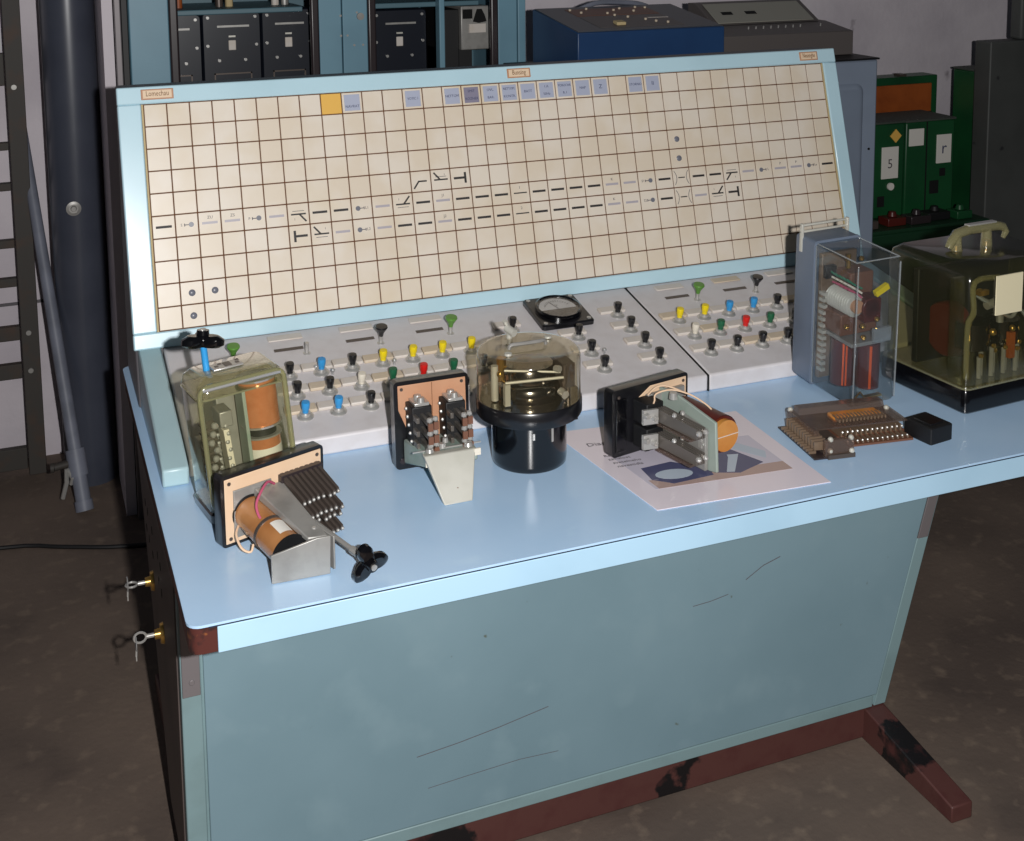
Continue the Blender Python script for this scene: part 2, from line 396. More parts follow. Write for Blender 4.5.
# brackets under the top
mb = MB().bb(-.046, -.016, yF - .004, yF, .452, zt); mb.cyl((-.03, yF - .006, .478), (-.03, yF - .003, .478), .005, n=12)
mb.build('corner_bracket', 'bracket', desk, mtx=TM, bevel=.001)
zk = .432
mb = MB().add([(cabx(zk) - .032, yF - .004, zk), (cabx(zk) - .006, yF - .004, zk), (cabx(zt) - .006, yF - .004, zt), (cabx(zt) - .032, yF - .004, zt),
               (cabx(zk) - .032, yF, zk), (cabx(zk) - .006, yF, zk), (cabx(zt) - .006, yF, zt), (cabx(zt) - .032, yF, zt)],
              [(0, 1, 2, 3), (7, 6, 5, 4), (0, 4, 5, 1), (1, 5, 6, 2), (2, 6, 7, 3), (3, 7, 4, 0)])
mb.build('corner_bracket', 'bracket', desk, mtx=TM, bevel=.001)
# left side door with holes
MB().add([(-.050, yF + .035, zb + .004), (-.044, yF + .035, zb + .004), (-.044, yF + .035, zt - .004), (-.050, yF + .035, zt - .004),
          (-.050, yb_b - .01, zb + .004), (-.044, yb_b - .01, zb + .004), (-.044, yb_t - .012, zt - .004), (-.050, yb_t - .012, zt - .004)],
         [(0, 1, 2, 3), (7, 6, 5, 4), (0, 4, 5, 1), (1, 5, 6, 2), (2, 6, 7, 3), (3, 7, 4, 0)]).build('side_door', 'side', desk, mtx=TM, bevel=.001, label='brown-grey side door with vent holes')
mb = MB()
for y, z in ((.112, .555), (.066, .555), (.10, .505), (.05, .505), (-.125, .555), (-.17, .555), (-.125, .505), (-.175, .505), (-.02, .505), (-.02, .555)):
    mb.cyl((-.0505, y, z), (-.046, y, z), .008, n=14)
mb.build('vent_holes', 'hole', desk, mtx=TM)
locks = []
for y, z in ((.0, .44), (-.172, .425)):
    mb = MB(); mb.cyl((-.050, y, z), (-.056, y, z), .020, .018, 20); mb.cyl((-.056, y, z), (-.066, y, z), .010, .009, 16)
    mb.build('door_lock', 'brass', desk, mtx=TM)
    locks.append((y, z))
# base
MB().bb(-.03, 1.395, yF + .004, yF + .05, .004, .0725).build('base_rail', 'redbrown', desk, mtx=TM, bevel=.003)
MB().bb(-.03, 1.395, -.2, -.15, .004, .0725).build('base_rail', 'redbrown', desk, mtx=TM, bevel=.003)
for xa in (-.03, 1.352):
    MB().prism([(-.70, 0), (-.70, .034), (-.425, .0725), (.10, .0725), (.34, .034), (.34, 0)], xa, xa + .05, 'x').build('foot', 'redbrown', desk, mtx=TM, bevel=.003)

# keys in the side locks
def key(y, z, label, ang, ringdrop):
    k = thing('key', label, 'key', (-.064, y, z), group=None); k.scale = (.78, .78, .78)
    mb = MB(); mb.cyl((.0, 0, 0), (-.022, 0, 0), .003, n=8); mb.box((-.012, 0, 0), (.016, .003, .010))
    mb.build('blade', 'steel', k)
    mb = MB(); rot = Matrix.Rotation(ang, 3, 'X')
    mb.tube([Vector((-.036 + .014 * math.cos(t), 0, 0)) + rot @ Vector((0, .013 * math.sin(t), 0)) for t in [2 * PI * i / 16 for i in range(16)]], .003, closed=True, n=6)
    mb.build('bow', 'steel', k)
    mb = MB()
    mb.tube([(-.046, .016 * math.sin(t), ringdrop + .018 * math.cos(t)) for t in [2 * PI * i / 18 for i in range(18)]], .0015, closed=True, n=6)
    mb.build('key_ring', 'chrome', k)
    mb = MB(); mb.tube([(-.046, -.004, ringdrop - .016), (-.047, -.006, ringdrop - .030)], .0025, n=6); mb.box((-.047, -.006, ringdrop - .034), (.003, .012, .010))
    mb.build('spare_key', 'steel', k)
key(locks[0][0], locks[0][1], 'upper steel key sticking out of the lock further back on the desk side', 0, .004)
key(locks[1][0], locks[1][1], 'lower steel key hanging from the lock nearest the chipped desk corner', PI / 2, -.012)

# ------------------------------------------------------------------ console
con = thing('signal_console', 'pale aqua signalling console with cream tiled track diagram and push buttons', 'control console', (.86, 0, TZ))
CT = Matrix.Translation((-.86, 0, 0))
ZB, YB = .1505, .1778
tl = R(74.294)
PN = CT @ fr((0, YB, ZB), (1, 0, 0), (0, math.cos(tl), math.sin(tl)), (0, -math.sin(tl), math.cos(tl)))
cl = math.atan2(.0826, .3948)
CN = CT @ fr((0, -.2259, .036), (1, 0, 0), (0, math.cos(cl), math.sin(cl)), (0, -math.sin(cl), math.cos(cl)))
UL, UR, VB, VT = -.054, 1.774, -.034, .519
# housing behind the panel (world-ish coords relative to table top)
def pv(v, w=0):
    return (YB + math.cos(tl) * v - math.sin(tl) * w, ZB + math.sin(tl) * v + math.cos(tl) * w)
MB().prism([pv(VB, -.012), pv(VT, -.012), (pv(VT)[0] + .07, pv(VT)[1] - .002), (.42, .0), (.15, .0)], UL + .004, UR - .004, 'x').build('housing', 'housing', con, mtx=CT, bevel=.004)
# aqua frame (bezel) as four rails around the tiles
def rail(u0, u1, v0, v1): return MB().bb(u0, u1, v0, v1, -.014, .007)
G = .048
gw, gh = 36 * G, 10 * G
mb = rail(UL, UR, gh + .001, VT); mb.bb(UL, UR, VB, -.001, -.014, .007); mb.bb(UL, -.005, -.001, gh + .001, -.014, .007); mb.bb(gw + .005, UR, -.001, gh + .001, -.014, .007)
mb.build('panel_frame', 'aqua', con, mtx=PN, bevel=.003)
MB().bb(-.007, gw + .005, -.0012, gh + .0012, -.012, .0005).build('tile_backing', 'grout', con, mtx=PN, smooth=0)
mb = MB().bb(-.0045, -.001, -.003, gh, -.003, .0035); mb.bb(gw + .0008, gw + .0045, -.003, gh, -.003, .0035)
mb.build('edge_strip', 'ochre', con, mtx=PN)
special = {}
for c, m_, t_ in ((9, 'bluelabel', ['', 'NAVRAT']), (12, 'bluelabel', ['VOTIC 1']), (14, 'bluelabel', ['NETTOM']), (15, 'greylabel', ['SMIT', 'ROZNER']), (16, 'bluelabel', ['OVL.', 'BAR.']),
                  (17, 'bluelabel', ['NETTOM.', 'KONTR.']), (18, 'bluelabel', ['BATT']), (19, 'bluelabel', ['1.A', '50Hz']), (20, 'bluelabel', ['PORUCHA', 'R.1']), (21, 'bluelabel', ['NAP']),
                  (22, 'bluelabel', ['Z']), (24, 'bluelabel', ['STORNO']), (25, 'bluelabel', ['II'])):
    special[c] = (m_, t_)
mb = MB()
for c in range(36):
    for r in range(10):
        if r == 0 and c == 8: continue
        a, b = c * G + .0012, (c + 1) * G - .0012
        p, q = (9 - r) * G + .0012, (10 - r) * G - .0012
        h = .0032 + random.uniform(-.0003, .0003)
        rot = Matrix.Rotation(random.uniform(-.006, .006), 3, 'X') @ Matrix.Rotation(random.uniform(-.006, .006), 3, 'Y')
        mb.box(((a + b) / 2, (p + q) / 2, h / 2), (b - a, q - p, h), rot)
mb.build('cream_tiles', 'cream', con, mtx=PN, bevel=.0006, seg=1)
MB().bb(8 * G + .0012, 9 * G - .0012, 9 * G + .0012, gh - .0012, 0, .0036).build('indicator_tile', 'yellowtile', con, mtx=PN, bevel=.0008, label='plain yellow tile in the top row')
for c, (m_, tx) in special.items():
    a = c * G; t = MB().bb(a + .0058, a + G - .0058, 9 * G + .0055, gh - .0055, .003, .0040).build('legend_tile', m_, con, mtx=PN, bevel=.0004)
    mb = MB(); n = len(tx)
    for i, s_ in enumerate(tx):
        if s_:
            mb.text(s_, .0085 if len(s_) > 2 else .014, (a + G / 2, 9.5 * G + ((n - 1) / 2 - i) * .018, .0041), (1, 0, 0), (0, 1, 0), sx=min(1, .034 / (.0085 * .68 * max(1, len(s_)))) if len(s_) > 2 else 1)
    mb.build('lettering', 'inkblue', t, smooth=0)
# diagram symbols
ZS = .0037
ink, pale, fine = MB(), MB(), MB()
def caption(t_, size, at, ux=(1, 0, 0), uy=(0, 1, 0)):
    MB().text(t_, size, at, ux, uy).build('track_caption', 'inkgrey', con, mtx=PN, smooth=0)
def seg(mb, x0_, y0_, x1_, y1_, w, z=ZS):
    a, b = Vector((x0_, y0_, z)), Vector((x1_, y1_, z)); d = (b - a); L = d.length; ang = math.atan2(d.y, d.x)
    mb.box((a + b) / 2, (L, w, .0008), Matrix.Rotation(ang, 3, 'Z'))
def cc(c, r): return ((c + .5) * G, (9 - r + .5) * G)
def bar(c, r, thin=False):
    x, y = cc(c, r); seg(ink, x - .0165, y, x + .0165, y, .0028 if thin else .0052)
    if thin: caption('1' if r == 5 else '2', .009, (x - .001, y + .0125, ZS))
def grey(c, r, txt=None, side=1):
    x, y = cc(c, r); seg(pale, x - .0165, y, x + .0165, y, .0052)
    if txt: caption(txt, .009, (x + .001, y + .0115, ZS))
def sig(c, r, right=True, t='S'):
    x, y = cc(c, r); k = 1 if right else -1
    sigs.cyl((x + k * .009, y, ZS - .0005), (x + k * .009, y, ZS + .0006), .0055, n=16)
    seg(fine, x + k * .004, y, x - k * .005, y, .0018); seg(fine, x - k * .005, y - .003, x - k * .005, y + .003, .0018)
    caption(t, .0085, (x - k * .0115, y, ZS))
sigs = MB()
def switch(c, r, up, right, under):
    x, y = cc(c, r); seg(ink, x - .0165, y, x + .0165, y, .0034)
    k = 1 if right else -1; v = 1 if up else -1
    seg(ink, x + k * .002, y, x + k * .0165, y + v * .017, .0036)
    seg(ink if False else fine, x - .013, y + (-.007 if under else .007), x + .013, y + (-.007 if under else .007), .0012)
    caption('1', .007, (x - k * .009, y + v * .011, ZS))
def buffer_(c, r, left):
    x, y = cc(c, r); k = -1 if left else 1
    seg(ink, x + k * .009, y, x - k * .0165, y, .0052); seg(ink, x + k * .0115, y - .0125, x + k * .0115, y + .0125, .0052)
def cross(c, r):
    x, y = cc(c, r); seg(ink, x - .009, y, x + .009, y, .0026)
    for k in (-1, 1):
        fine.tube([(x + k * (.0195 - .006 * (1 - (-1 + j / 3) ** 2)), y + .017 * (-1 + j / 3), ZS) for j in range(7)], .0007, n=6)
bar(0, 5); sig(1, 5, True, 'S'); grey(2, 5, 'ZU'); grey(3, 5, 'ZS'); sig(4, 5, True, 'P'); grey(5, 5); switch(6, 5, False, True, False); bar(7, 5); bar(8, 5)
sig(9, 5, False, 'L1'); grey(10, 5); switch(11, 5, True, True, True); bar(12, 5); grey(13, 5, 'J1')
for c in (14, 15, 16, 18, 19, 20, 21): bar(c, 5); bar(c, 6)
bar(17, 5, True); bar(17, 6, True); grey(22, 5, 'K'); grey(23, 5); sig(24, 5, True, 'S1'); bar(25, 5); cross(26, 5); bar(27, 5); bar(28, 5); switch(29, 5, False, False, False)
grey(30, 5); sig(31, 5, False, 'L'); grey(32, 5, 'P'); grey(33, 5, 'P'); sig(34, 5, False, 'Le'); bar(35, 5)
buffer_(6, 6, True); switch(7, 6, True, False, True); grey(8, 6); sig(9, 6, False, 'L2'); grey(10, 6); bar(11, 6); bar(12, 6); grey(13, 6, 'J2')
grey(22, 6, 'K'); grey(23, 6); sig(24, 6, True, 'S2'); bar(25, 6); cross(26, 6); grey(27, 6); switch(28, 6, True, True, True); buffer_(29, 6, False)
x, y = cc(12, 4); seg(ink, x - .018, y - .016, x - .005, y + .001, .0036); seg(ink, x - .006, y, x + .0135, y, .0036)
switch(13, 4, True, False, False); buffer_(14, 4, False)
ink.build('track_lines', 'ink', con, mtx=PN, smooth=0, label='black track lines, points and buffer stops of the diagram')
pale.build('track_lenses', 'lilac', con, mtx=PN, smooth=0, label='pale lilac track lenses')
sigs.build('signal_lenses', 'lamp', con, mtx=PN, label='grey signal dots on the track diagram')
fine.build('thin_line', 'inkgrey', con, mtx=PN, smooth=0)
for c, r in ((1, 8), (2, 8), (1, 9), (26, 3), (26, 4)):
    x, y = cc(c, r)
    MB().lathe([(.0072, 0), (.0072, .0012), (.006, .002), (.0001, .0026)], (x, y, .0028), 20).build('indicator_lamp', 'lamp', con, mtx=PN)
# station name plates
for u, s_, wd in ((.030, 'Lomechau', .068), (.868, 'Bunsing', .060), (1.690, 'Neuenghe', .056)):
    v = .5 if False else gh + .021
    a = MB().bb(u - wd / 2, u + wd / 2, v - .0115, v + .0115, .006, .0082); p = a.build('name_plate', 'tan2', con, mtx=PN, bevel=.001)
    MB().bb(u - wd / 2 + .004, u + wd / 2 - .004, v - .0085, v + .0085, .008, .0088).build('paper_insert', mat('insert_' + s_, (232, 206, 176), .6), p)
    MB().text(s_, .0165, (u, v + .001, .0089), (1, 0, 0), (0, 1, 0), sx=min(1.0, (wd - .012) / (.0165 * .6 * len(s_)))).build('lettering', 'inkbrown', p, smooth=0)
# control surface: two plates, front lip, cheeks
CL = .4034
def plate(u0, u1):
    y0_, z0_ = -.2259, .036
    ye, ze = y0_ + math.cos(cl) * CL, z0_ + math.sin(cl) * CL
    return MB().prism([(y0_, .0), (y0_, z0_), (ye, ze), (ye, .0)], u0, u1, 'x')
plate(.004, 1.0825).build('control_plate', 'ctrl', con, mtx=CT, bevel=.005, seg=3)
plate(1.0855, 1.722).build('control_plate', 'ctrl', con, mtx=CT, bevel=.005, seg=3)
ye, ze = -.2259 + math.cos(cl) * CL, .036 + math.sin(cl) * CL
for u0, u1 in ((-.046, .001), (1.7255, 1.772)):
    MB().prism([(-.252, .0005), (-.252, .033), (-.20, .047), (ye + .01, ze + .004), (ye + .02, .0005)], u0, u1, 'x').build('side_cheek', 'aqua2', con, mtx=CT, bevel=.004)

MB().prism([(-.2254, .0), (-.2254, .0352), (ye - .001, ze - .001), (ye - .001, .0)], 1.0826, 1.0854, 'x').build('plate_divider', 'blackmatt', con, mtx=CT)
# push buttons
def cv(y): return (y + .2259) / math.cos(cl)
capm = {}
def cap_mesh(m_, kind):
    k = (m_, kind)
    if k in capm: return capm[k]
    mb = MB()
    if kind == 'push':
        mb.lathe([(.0064, .004), (.0060, .014), (.0070, .018), (.0080, .021), (.0084, .031), (.0076, .0335), (.0001, .034)], n=20)
    elif kind == 'tall':
        mb.lathe([(.0045, .018), (.006, .026), (.0122, .036), (.0136, .039), (.0125, .042), (.0001, .0425)], n=24)
    o = mb.build('tmp', m_, None, 0, 40); me = o.data; bpy.data.objects.remove(o); capm[k] = me
    return me
o = MB().lathe([(.0165, 0), (.0165, .002), (.0135, .0048), (.0105, .0055), (.0105, .010), (.0092, .0115), (.0001, .0115)], n=24).build('tmp', 'steel', None, 0, 40); COLLAR = o.data; bpy.data.objects.remove(o)
o = MB().lathe([(.008, 0), (.008, .002), (.0042, .003), (.0042, .026), (.0001, .026)], n=16).build('tmp', 'steel', None, 0, 40); STEM = o.data; bpy.data.objects.remove(o)
def child(name, me, parent, mtx):
    o = bpy.data.objects.new(name, me); COL.objects.link(o); o.parent = parent; o.matrix_local = mtx; return o
def button(u, y, m_, lab='creamlabel', strip=True):
    mt = CN @ Matrix.Translation((u, cv(y), 0))
    o = child('push_button', cap_mesh(m_, 'push'), con, mt)
    child('collar', COLLAR, o, Matrix.Identity(4))
    if strip:
        MB().bb(-.037, .0265, .010, .034, 0, .0075).build('label_holder', lab, con, mtx=mt, bevel=.002)
rows = [(-.010, ['black', 'blue', 'black', 'yellow', 'yellow', 'yellow', 'yellow']), (-.082, ['black', 'black', 'white', 'green', 'red', 'green', 'black']), (-.152, ['blue', 'blue', 'black', 'black', 'blue', 'black'])]
for y, cols in rows:
    for i, m_ in enumerate(cols):
        button(.234 + .0652 * i, y, m_, random.choice(['creamlabel', 'creamlabel', 'tanlabel']))
for y, cols in ((-.008, ['yellow', 'yellow', 'blue', 'blue', 'black', 'black']), (-.079, ['white', 'green', 'red', 'green', 'black']), (-.150, ['black', 'black', 'black', 'black', 'black'])):
    for i, m_ in enumerate(cols):
        button(1.133 + .0655 * i, y, m_, random.choice(['creamlabel', 'creamlabel', 'tanlabel']))
for y in (.050, -.017, -.085, -.152): button(1.004, y, 'black')
for y in (-.018, -.086, -.151): button(.874, y, 'black')
button(.743, .048, 'black')
for u, m_ in ((.134, 'lightgreen'), (.448, 'black'), (.606, 'lightgreen'), (1.225, 'lightgreen'), (1.387, 'black'), (1.54, 'lightgreen')):
    mt = CN @ Matrix.Translation((u, cv(.070), 0))
    o = child('pull_knob', cap_mesh(m_, 'tall'), con, mt); child('stem', STEM, o, Matrix.Identity(4))
child('bare_stem', STEM, con, CN @ Matrix.Translation((.287, cv(.070), 0)))
for u in (.254, .409, .566, 1.185, 1.344, 1.49):
    MB().bb(u - .031, u + .031, cv(.095) - .005, cv(.095) + .005, -.001, .0012).build('slot_strip', 'darksteel', con, mtx=CN)
for u in (.255, .411, .57, 1.187, 1.345, 1.497):
    p = MB().bb(u - .037, u + .037, cv(.141) - .011, cv(.141) + .011, 0, .0035).build('label_holder', 'creamlabel' if u != 1.345 else 'tanlabel', con, mtx=CN, bevel=.002)
for u, y in ((.32, -.022), (.452, -.018), (.29, .0), (.902, -.092)):
    mb = MB(); mb.cyl((u, cv(y), 0), (u, cv(y), .008), .003, n=10); mb.sphere((u, cv(y), .010), .005, 10); mb.build('toggle', 'chrome', con, mtx=CN)
# voltmeter
um, vm = .873, cv(.091)
mt = CN @ Matrix.Translation((um, vm, 0))
mtr = MB().rbox(-.064, .064, -.064, .064, [(0, .008, 0), (0, .008, .009), (.003, .007, .012)]).build('panel_meter', 'black', con, mtx=mt, label='square black panel meter with a round white dial')
MB().lathe([(.054, .011), (.054, .020), (.050, .022), (.047, .020), (.047, .0135)], n=40).build('bezel', 'blackgloss', mtr)
mb = MB(); mb.add([(.044 * math.cos(R(a)), .002 + .044 * math.sin(R(a)), .0150) for a in range(-12, 193, 8)], [tuple(range(26))])
mb.build('dial_face', 'dial', mtr, smooth=0)
mb = MB()
for a in range(30, 151, 10):
    c_, s_ = math.cos(R(a)), math.sin(R(a)); seg(mb, .030 * c_, -.006 + .036 * s_, .034 * c_, -.006 + .041 * s_, .001, .0156)
seg(mb, 0, -.006, -.012, .030, .0012, .0160); mb.text('V', .012, (.0, .012, .0155), (1, 0, 0), (0, 1, 0))
mb.build('needle', 'ink', mtr, smooth=0)
mb = MB(); mb.add([(.047 * math.cos(R(a)), .047 * math.sin(R(a)), .0165) for a in range(186, 355, 8)], [tuple(range(22))]); mb.build('dial_mask', 'blackgloss', mtr, smooth=0)
MB().lathe([(.048, .0185), (.03, .0192), (.0001, .0195)], n=32).build('meter_glass', 'window', mtr)
mb = MB()
for a in (-1, 1):
    for b in (-1, 1): mb.lathe([(.005, .012), (.005, .0135), (.0001, .0145)], (a * .053, b * .053, 0), 12)
mb.build('screws', 'steel', mtr)

# ------------------------------------------------------------------ relay helpers (local frame: x along plate, -y towards the viewer, z up)
def screw(mb, c, r=.004, h=.003, axis='y'):
    d = Vector((0, -1, 0)) if axis == 'y' else Vector((0, 0, 1)) if axis == 'z' else Vector((-1, 0, 0))
    mb.cyl(c, Vector(c) + d * h, r, r * .8, 12)
def plate_pair(t, W, H, th, face='tan', broken=None, r=.008):
    """black moulded back plate with a tan front sheet"""
    mb = MB().rbox(-.002, W + .002, -.002, H + .002, [(0, r, -.006), (0, r, th), (.004, r, th + .006)])
    mb.xf(Matrix.Rotation(PI / 2, 4, 'X') @ Matrix.Scale(1, 4)); mb.xf(Matrix.Scale(1, 4))
    # rotation maps (x,y,z)->(x,-z,y); mirror so that thickness goes to +y
    mb.xf(Matrix.Scale(-1, 4, (0, 1, 0)))
    mb.xf(Matrix.Translation((0, 0, .002)))
    mb.build('back_plate', 'black', t, smooth=35)
    poly = broken or [(.004, .006), (W - .004, .006), (W - .004, H - .002), (.004, H - .002)]
    MB().prism(poly, -.0085, -.0062, 'y').build('face_sheet', face, t, bevel=.0012)
    mb = MB()
    for x in (.012, W - .012):
        for z in (.014, H - .01):
            if broken is None or z > .05: mb.cyl((x, -.0095, z), (x, -.008, z), .0032, n=10)
    mb.build('corner_screws', 'darksteel', t)
def coil(t, c0, c1, r, m_='varnish', flange='tan2', name='coil'):
    c0, c1 = Vector(c0), Vector(c1); d = (c1 - c0).normalized(); L = (c1 - c0).length
    o = MB().cyl(c0, c1, r, n=32).build(name, m_, t, smooth=40)
    mb = MB(); mb.cyl(c0 - d * .003, c0, r * 1.12, n=32); mb.cyl(c1, c1 + d * .003, r * 1.12, n=32)
    mb.build('coil_flanges', flange, o, smooth=40)
    return o
def contact_bank(t, x, z, n, L=.09, pitch=.009, hz=.05, y0=-.008, tips=True, name='contact_bank', droop=0.0, sm='darksteel', rows_=2):
    """stack of leaf springs standing out of the plate"""
    o = MB().bb(x - .002, x + pitch * n + .002, y0 - .012, y0, z - hz / 2, z + hz / 2).build(name, 'rubber', t, bevel=.001, label='black comb of contact springs')
    mb = MB(); tp = MB()
    for i in range(n):
        xx = x + pitch * (i + .5)
        for k in range(rows_):
            zz = z - hz * .35 + k * (hz * .7 / max(1, rows_ - 1))
            l = L * (1 - .10 * k) * random.uniform(.93, 1.03)
            mb.add([(xx - .0028, y0, zz - .006), (xx + .0028, y0, zz - .006), (xx + .0022, y0 - l, zz - .005 - droop), (xx - .0022, y0 - l, zz - .005 - droop),
                    (xx - .0028, y0, zz + .006), (xx + .0028, y0, zz + .006), (xx + .0022, y0 - l, zz + .004 - droop), (xx - .0022, y0 - l, zz + .004 - droop)],
                   [(0, 3, 2, 1), (4, 5, 6, 7), (0, 1, 5, 4), (1, 2, 6, 5), (2, 3, 7, 6), (3, 0, 4, 7)])
            if tips: tp.sphere((xx, y0 - l - .001, zz - .001 - droop), .0033, 8)
    mb.build('leaf_springs', sm, o, smooth=0)
    if tips: tp.build('contact_tips', 'zinc', o)
    else: tp.bm.free()
    return o

# ------------------------------------------------------------------ relay A : front left, tan face, coil and long knob rod
W, H = .19, .117
tA = thing('open_relay', 'open relay with brown coil and a rod ending in a black three-armed knob', 'relay', (.019, -.507, TZ + .0005), 20)
plate_pair(tA, W, H, .016)
MB().bb(.018, .088, -.012, -.0085, .014, .094).build('coil_mount', 'zinc', tA, bevel=.001)
def along(p, q, t): return Vector(p).lerp(Vector(q), t)
c0, c1 = Vector((.046, -.012, .050)), Vector((.040, -.142, .034))
cA = coil(tA, c0, c1, .027, 'varnish', 'blackmatt')
p = along(c0, c1, .53); d = (c1 - c0).normalized()
MB().cyl(p - d * .003, p + d * .003, .0285, n=32).build('coil_band', 'darksteel', cA, smooth=40)
ax = d.to_track_quat('Z', 'Y').to_matrix()
mb = MB(); q0, q1 = along(c0, c1, .64), along(c0, c1, .90)
ringp = []
for q in (q0, q1):
    for a in range(60, 116, 8):
        ringp.append(q + Vector((math.cos(R(a)) * .0276, 0, math.sin(R(a)) * .0276)))
n = 7
mb.add(ringp, [(i, i + 1, n + i + 1, n + i) for i in range(n - 1)]); mb.build('paper_label', 'paperwhite', cA, smooth=0)
# yoke over the coil and trapezoid end plate
MB().add([(.052, -.012, .076), (.112, -.012, .072), (.090, -.176, .046), (.060, -.166, .050), (.056, -.012, .088), (.108, -.012, .084), (.088, -.176, .058), (.058, -.166, .060)],
         [(0, 3, 2, 1), (4, 5, 6, 7), (0, 1, 5, 4), (1, 2, 6, 5), (2, 3, 7, 6), (3, 0, 4, 7)]).build('yoke', 'zinc', tA, bevel=.002)
MB().prism([(.0, .0005), (.090, .0005), (.092, .062), (.070, .062), (.0, .046)], -.004, 0, 'y').xf(Matrix.Translation((.002, -.150, 0)) @ Matrix.Rotation(R(-22), 4, 'Z')).build('end_plate', 'zinc', tA, bevel=.001, label='grey steel end plate')
MB().bb(.092, .095, -.186, -.08, .004, .058).build('side_plate', 'zinc', tA, bevel=.001)
mb = MB(); screw(mb, (.080, -.150, .061), .004, .003, 'z'); mb.build('yoke_screw', 'steel', tA)
for z in (.078, .040):
    contact_bank(tA, .104, z, 8, L=.078, pitch=.0095, hz=.034, droop=.022, rows_=2)
mb = MB(); mb.cyl((.118, -.05, .040), (.120, -.230, .028), .0042, n=12); mb.cyl((.119, -.195, .031), (.120, -.212, .0295), .0062, n=12)
mb.build('knob_rod', 'zinc', tA)
kn = Vector((.120, -.238, .027)); kd = Vector((-.05, -1, -.16)).normalized()
Q = kd.to_track_quat('Z', 'Y').to_matrix()
def tri_knob(mb, c, Q, s=1.0, ph=0):
    ring = []
    N = 48
    for h, k in ((-.008, .8), (-.004, 1), (.004, 1), (.009, .75)):
        for i in range(N):
            t = 2 * PI * i / N
            r = (.0130 + .0215 * max(0, math.cos(PI * (((t - ph) / (2 * PI) * 3) % 1 - 0.5))) ** 1.9) * s * k
            ring.append(Vector(c) + Q @ Vector((math.cos(t) * r, math.sin(t) * r, h * s)))
    fs = []
    for k in range(3):
        for i in range(N): fs.append((k * N + i, k * N + (i + 1) % N, (k + 1) * N + (i + 1) % N, (k + 1) * N + i))
    fs += [tuple(range(N - 1, -1, -1)), tuple(3 * N + i for i in range(N))]
    mb.add(ring, fs)
    mb.cyl(Vector(c) + Q @ Vector((0, 0, .006 * s)), Vector(c) + Q @ Vector((0, 0, .016 * s)), .010 * s, .009 * s, 20)
mb = MB(); tri_knob(mb, kn, Q, 1.0, .9); kb = mb.build('knob', 'blackgloss', tA, smooth=40, label='black three-armed knob')
mb = MB(); mb.cyl(kn + kd * .014, kn + kd * .018, .005, n=12); mb.build('knob_screw', 'steel', kb)
MB().tube([(.088, -.02, .088), (.070, -.03, .100), (.048, -.045, .094), (.034, -.055, .082), (.031, -.068, .068), (.035, -.078, .062)], .0022).build('wire', 'pinkwire', tA, label='pink cloth-covered wire')
MB().tube([(.024, -.014, .036), (.010, -.03, .03), (.008, -.05, .016), (.018, -.06, .010), (.026, -.055, .018)], .0020).build('wire', 'palewire', tA)

# ------------------------------------------------------------------ relay B : glass covered, left, knob on top
WB, DB, HB = .158, .130, .240
bm_ = Matrix.Translation((.016, -.440, TZ + .006)) @ Matrix.Rotation(R(8), 4, 'Z') @ Matrix.Rotation(R(-4.0), 4, 'Y') @ Matrix.Rotation(R(-4), 4, 'X')
tB = thing('covered_relay', 'relay under olive clear cover with copper coil and blue-sleeved knob rod', 'relay', mtx=bm_)
MB().rbox(0, WB, 0, DB, [(0, .016, .001), (0, .016, .014), (.003, .014, .017)]).build('base_plate', 'blackgloss', tB, smooth=35)
MB().rbox(.003, WB - .003, .003, DB - .003, [(0, .018, .0175), (.0, .018, HB - .022), (.004, .018, HB - .008), (.014, .014, HB)]).build('clear_cover', 'glassB', tB, smooth=50, label='olive-tinted clear plastic cover with rounded corners')
mb = MB().bb(.046, .098, .05, .085, HB + .0005, HB + .004); npl = mb.build('name_plate', 'steel', tB, bevel=.001)
mb = MB()
for i, (xx, yy) in enumerate(((.052, .062), (.06, .072), (.088, .06), (.091, .074))): mb.bb(xx, xx + .006, yy, yy + .008, HB + .004, HB + .0048)
mb.bb(.068, .080, .056, .078, HB + .004, HB + .005)
mb.build('plate_marks', 'darksteel', npl)
cB = coil(tB, (.112, .037, .140), (.112, .037, .218), .032, 'copper', 'zinc')
cB2 = coil(tB, (.112, .037, .045), (.112, .037, .118), .029, 'copper', 'zinc')
MB().cyl((.112, .037, .119), (.112, .037, .133), .024, n=24).build('coil_spacer', 'blackmatt', tB)
MB().cyl((.112, .037, .062), (.112, .037, .100), .0295, n=24).build('paper_wrap', 'paperwhite', tB, smooth=40)
MB().bb(.078, .084, .012, .06, .02, .212).build('core_plate', 'mint', tB, bevel=.001)
MB().add([(.046, .014, .03), (.056, .014, .03), (.050, .014, .150), (.040, .014, .150), (.046, .05, .03), (.056, .05, .03), (.050, .05, .150), (.040, .05, .150)],
         [(0, 1, 2, 3), (7, 6, 5, 4), (0, 4, 5, 1), (1, 5, 6, 2), (2, 6, 7, 3), (3, 7, 4, 0)]).build('armature_bar', 'white', tB, bevel=.001)
MB().bb(.036, .058, .012, .06, .155, .182).build('pole_piece', 'zinc', tB, bevel=.002)
mb = MB(); tp = MB()
for i in range(9):
    z = .045 + i * .014
    mb.bb(.008, .034, .012 + .004 * (i % 2), .05, z, z + .0035); tp.sphere((.018 + .004 * (i % 3), .012, z + .006), .0058, 10); tp.sphere((.045 + .003 * (i % 2), .014, z), .0040, 8); tp.sphere((.030, .013, z + .003), .0035, 8)
mb.build('contact_springs', 'darksteel', tB); tp.build('contact_screws', 'steel', tB)
mb = MB()
for i in range(5): mb.cyl((.016 + i * .02, .02, .02), (.016 + i * .02, .02, .04 + .006 * (i % 2)), .004, n=8)
mb.build('terminal_posts', 'brass', tB)
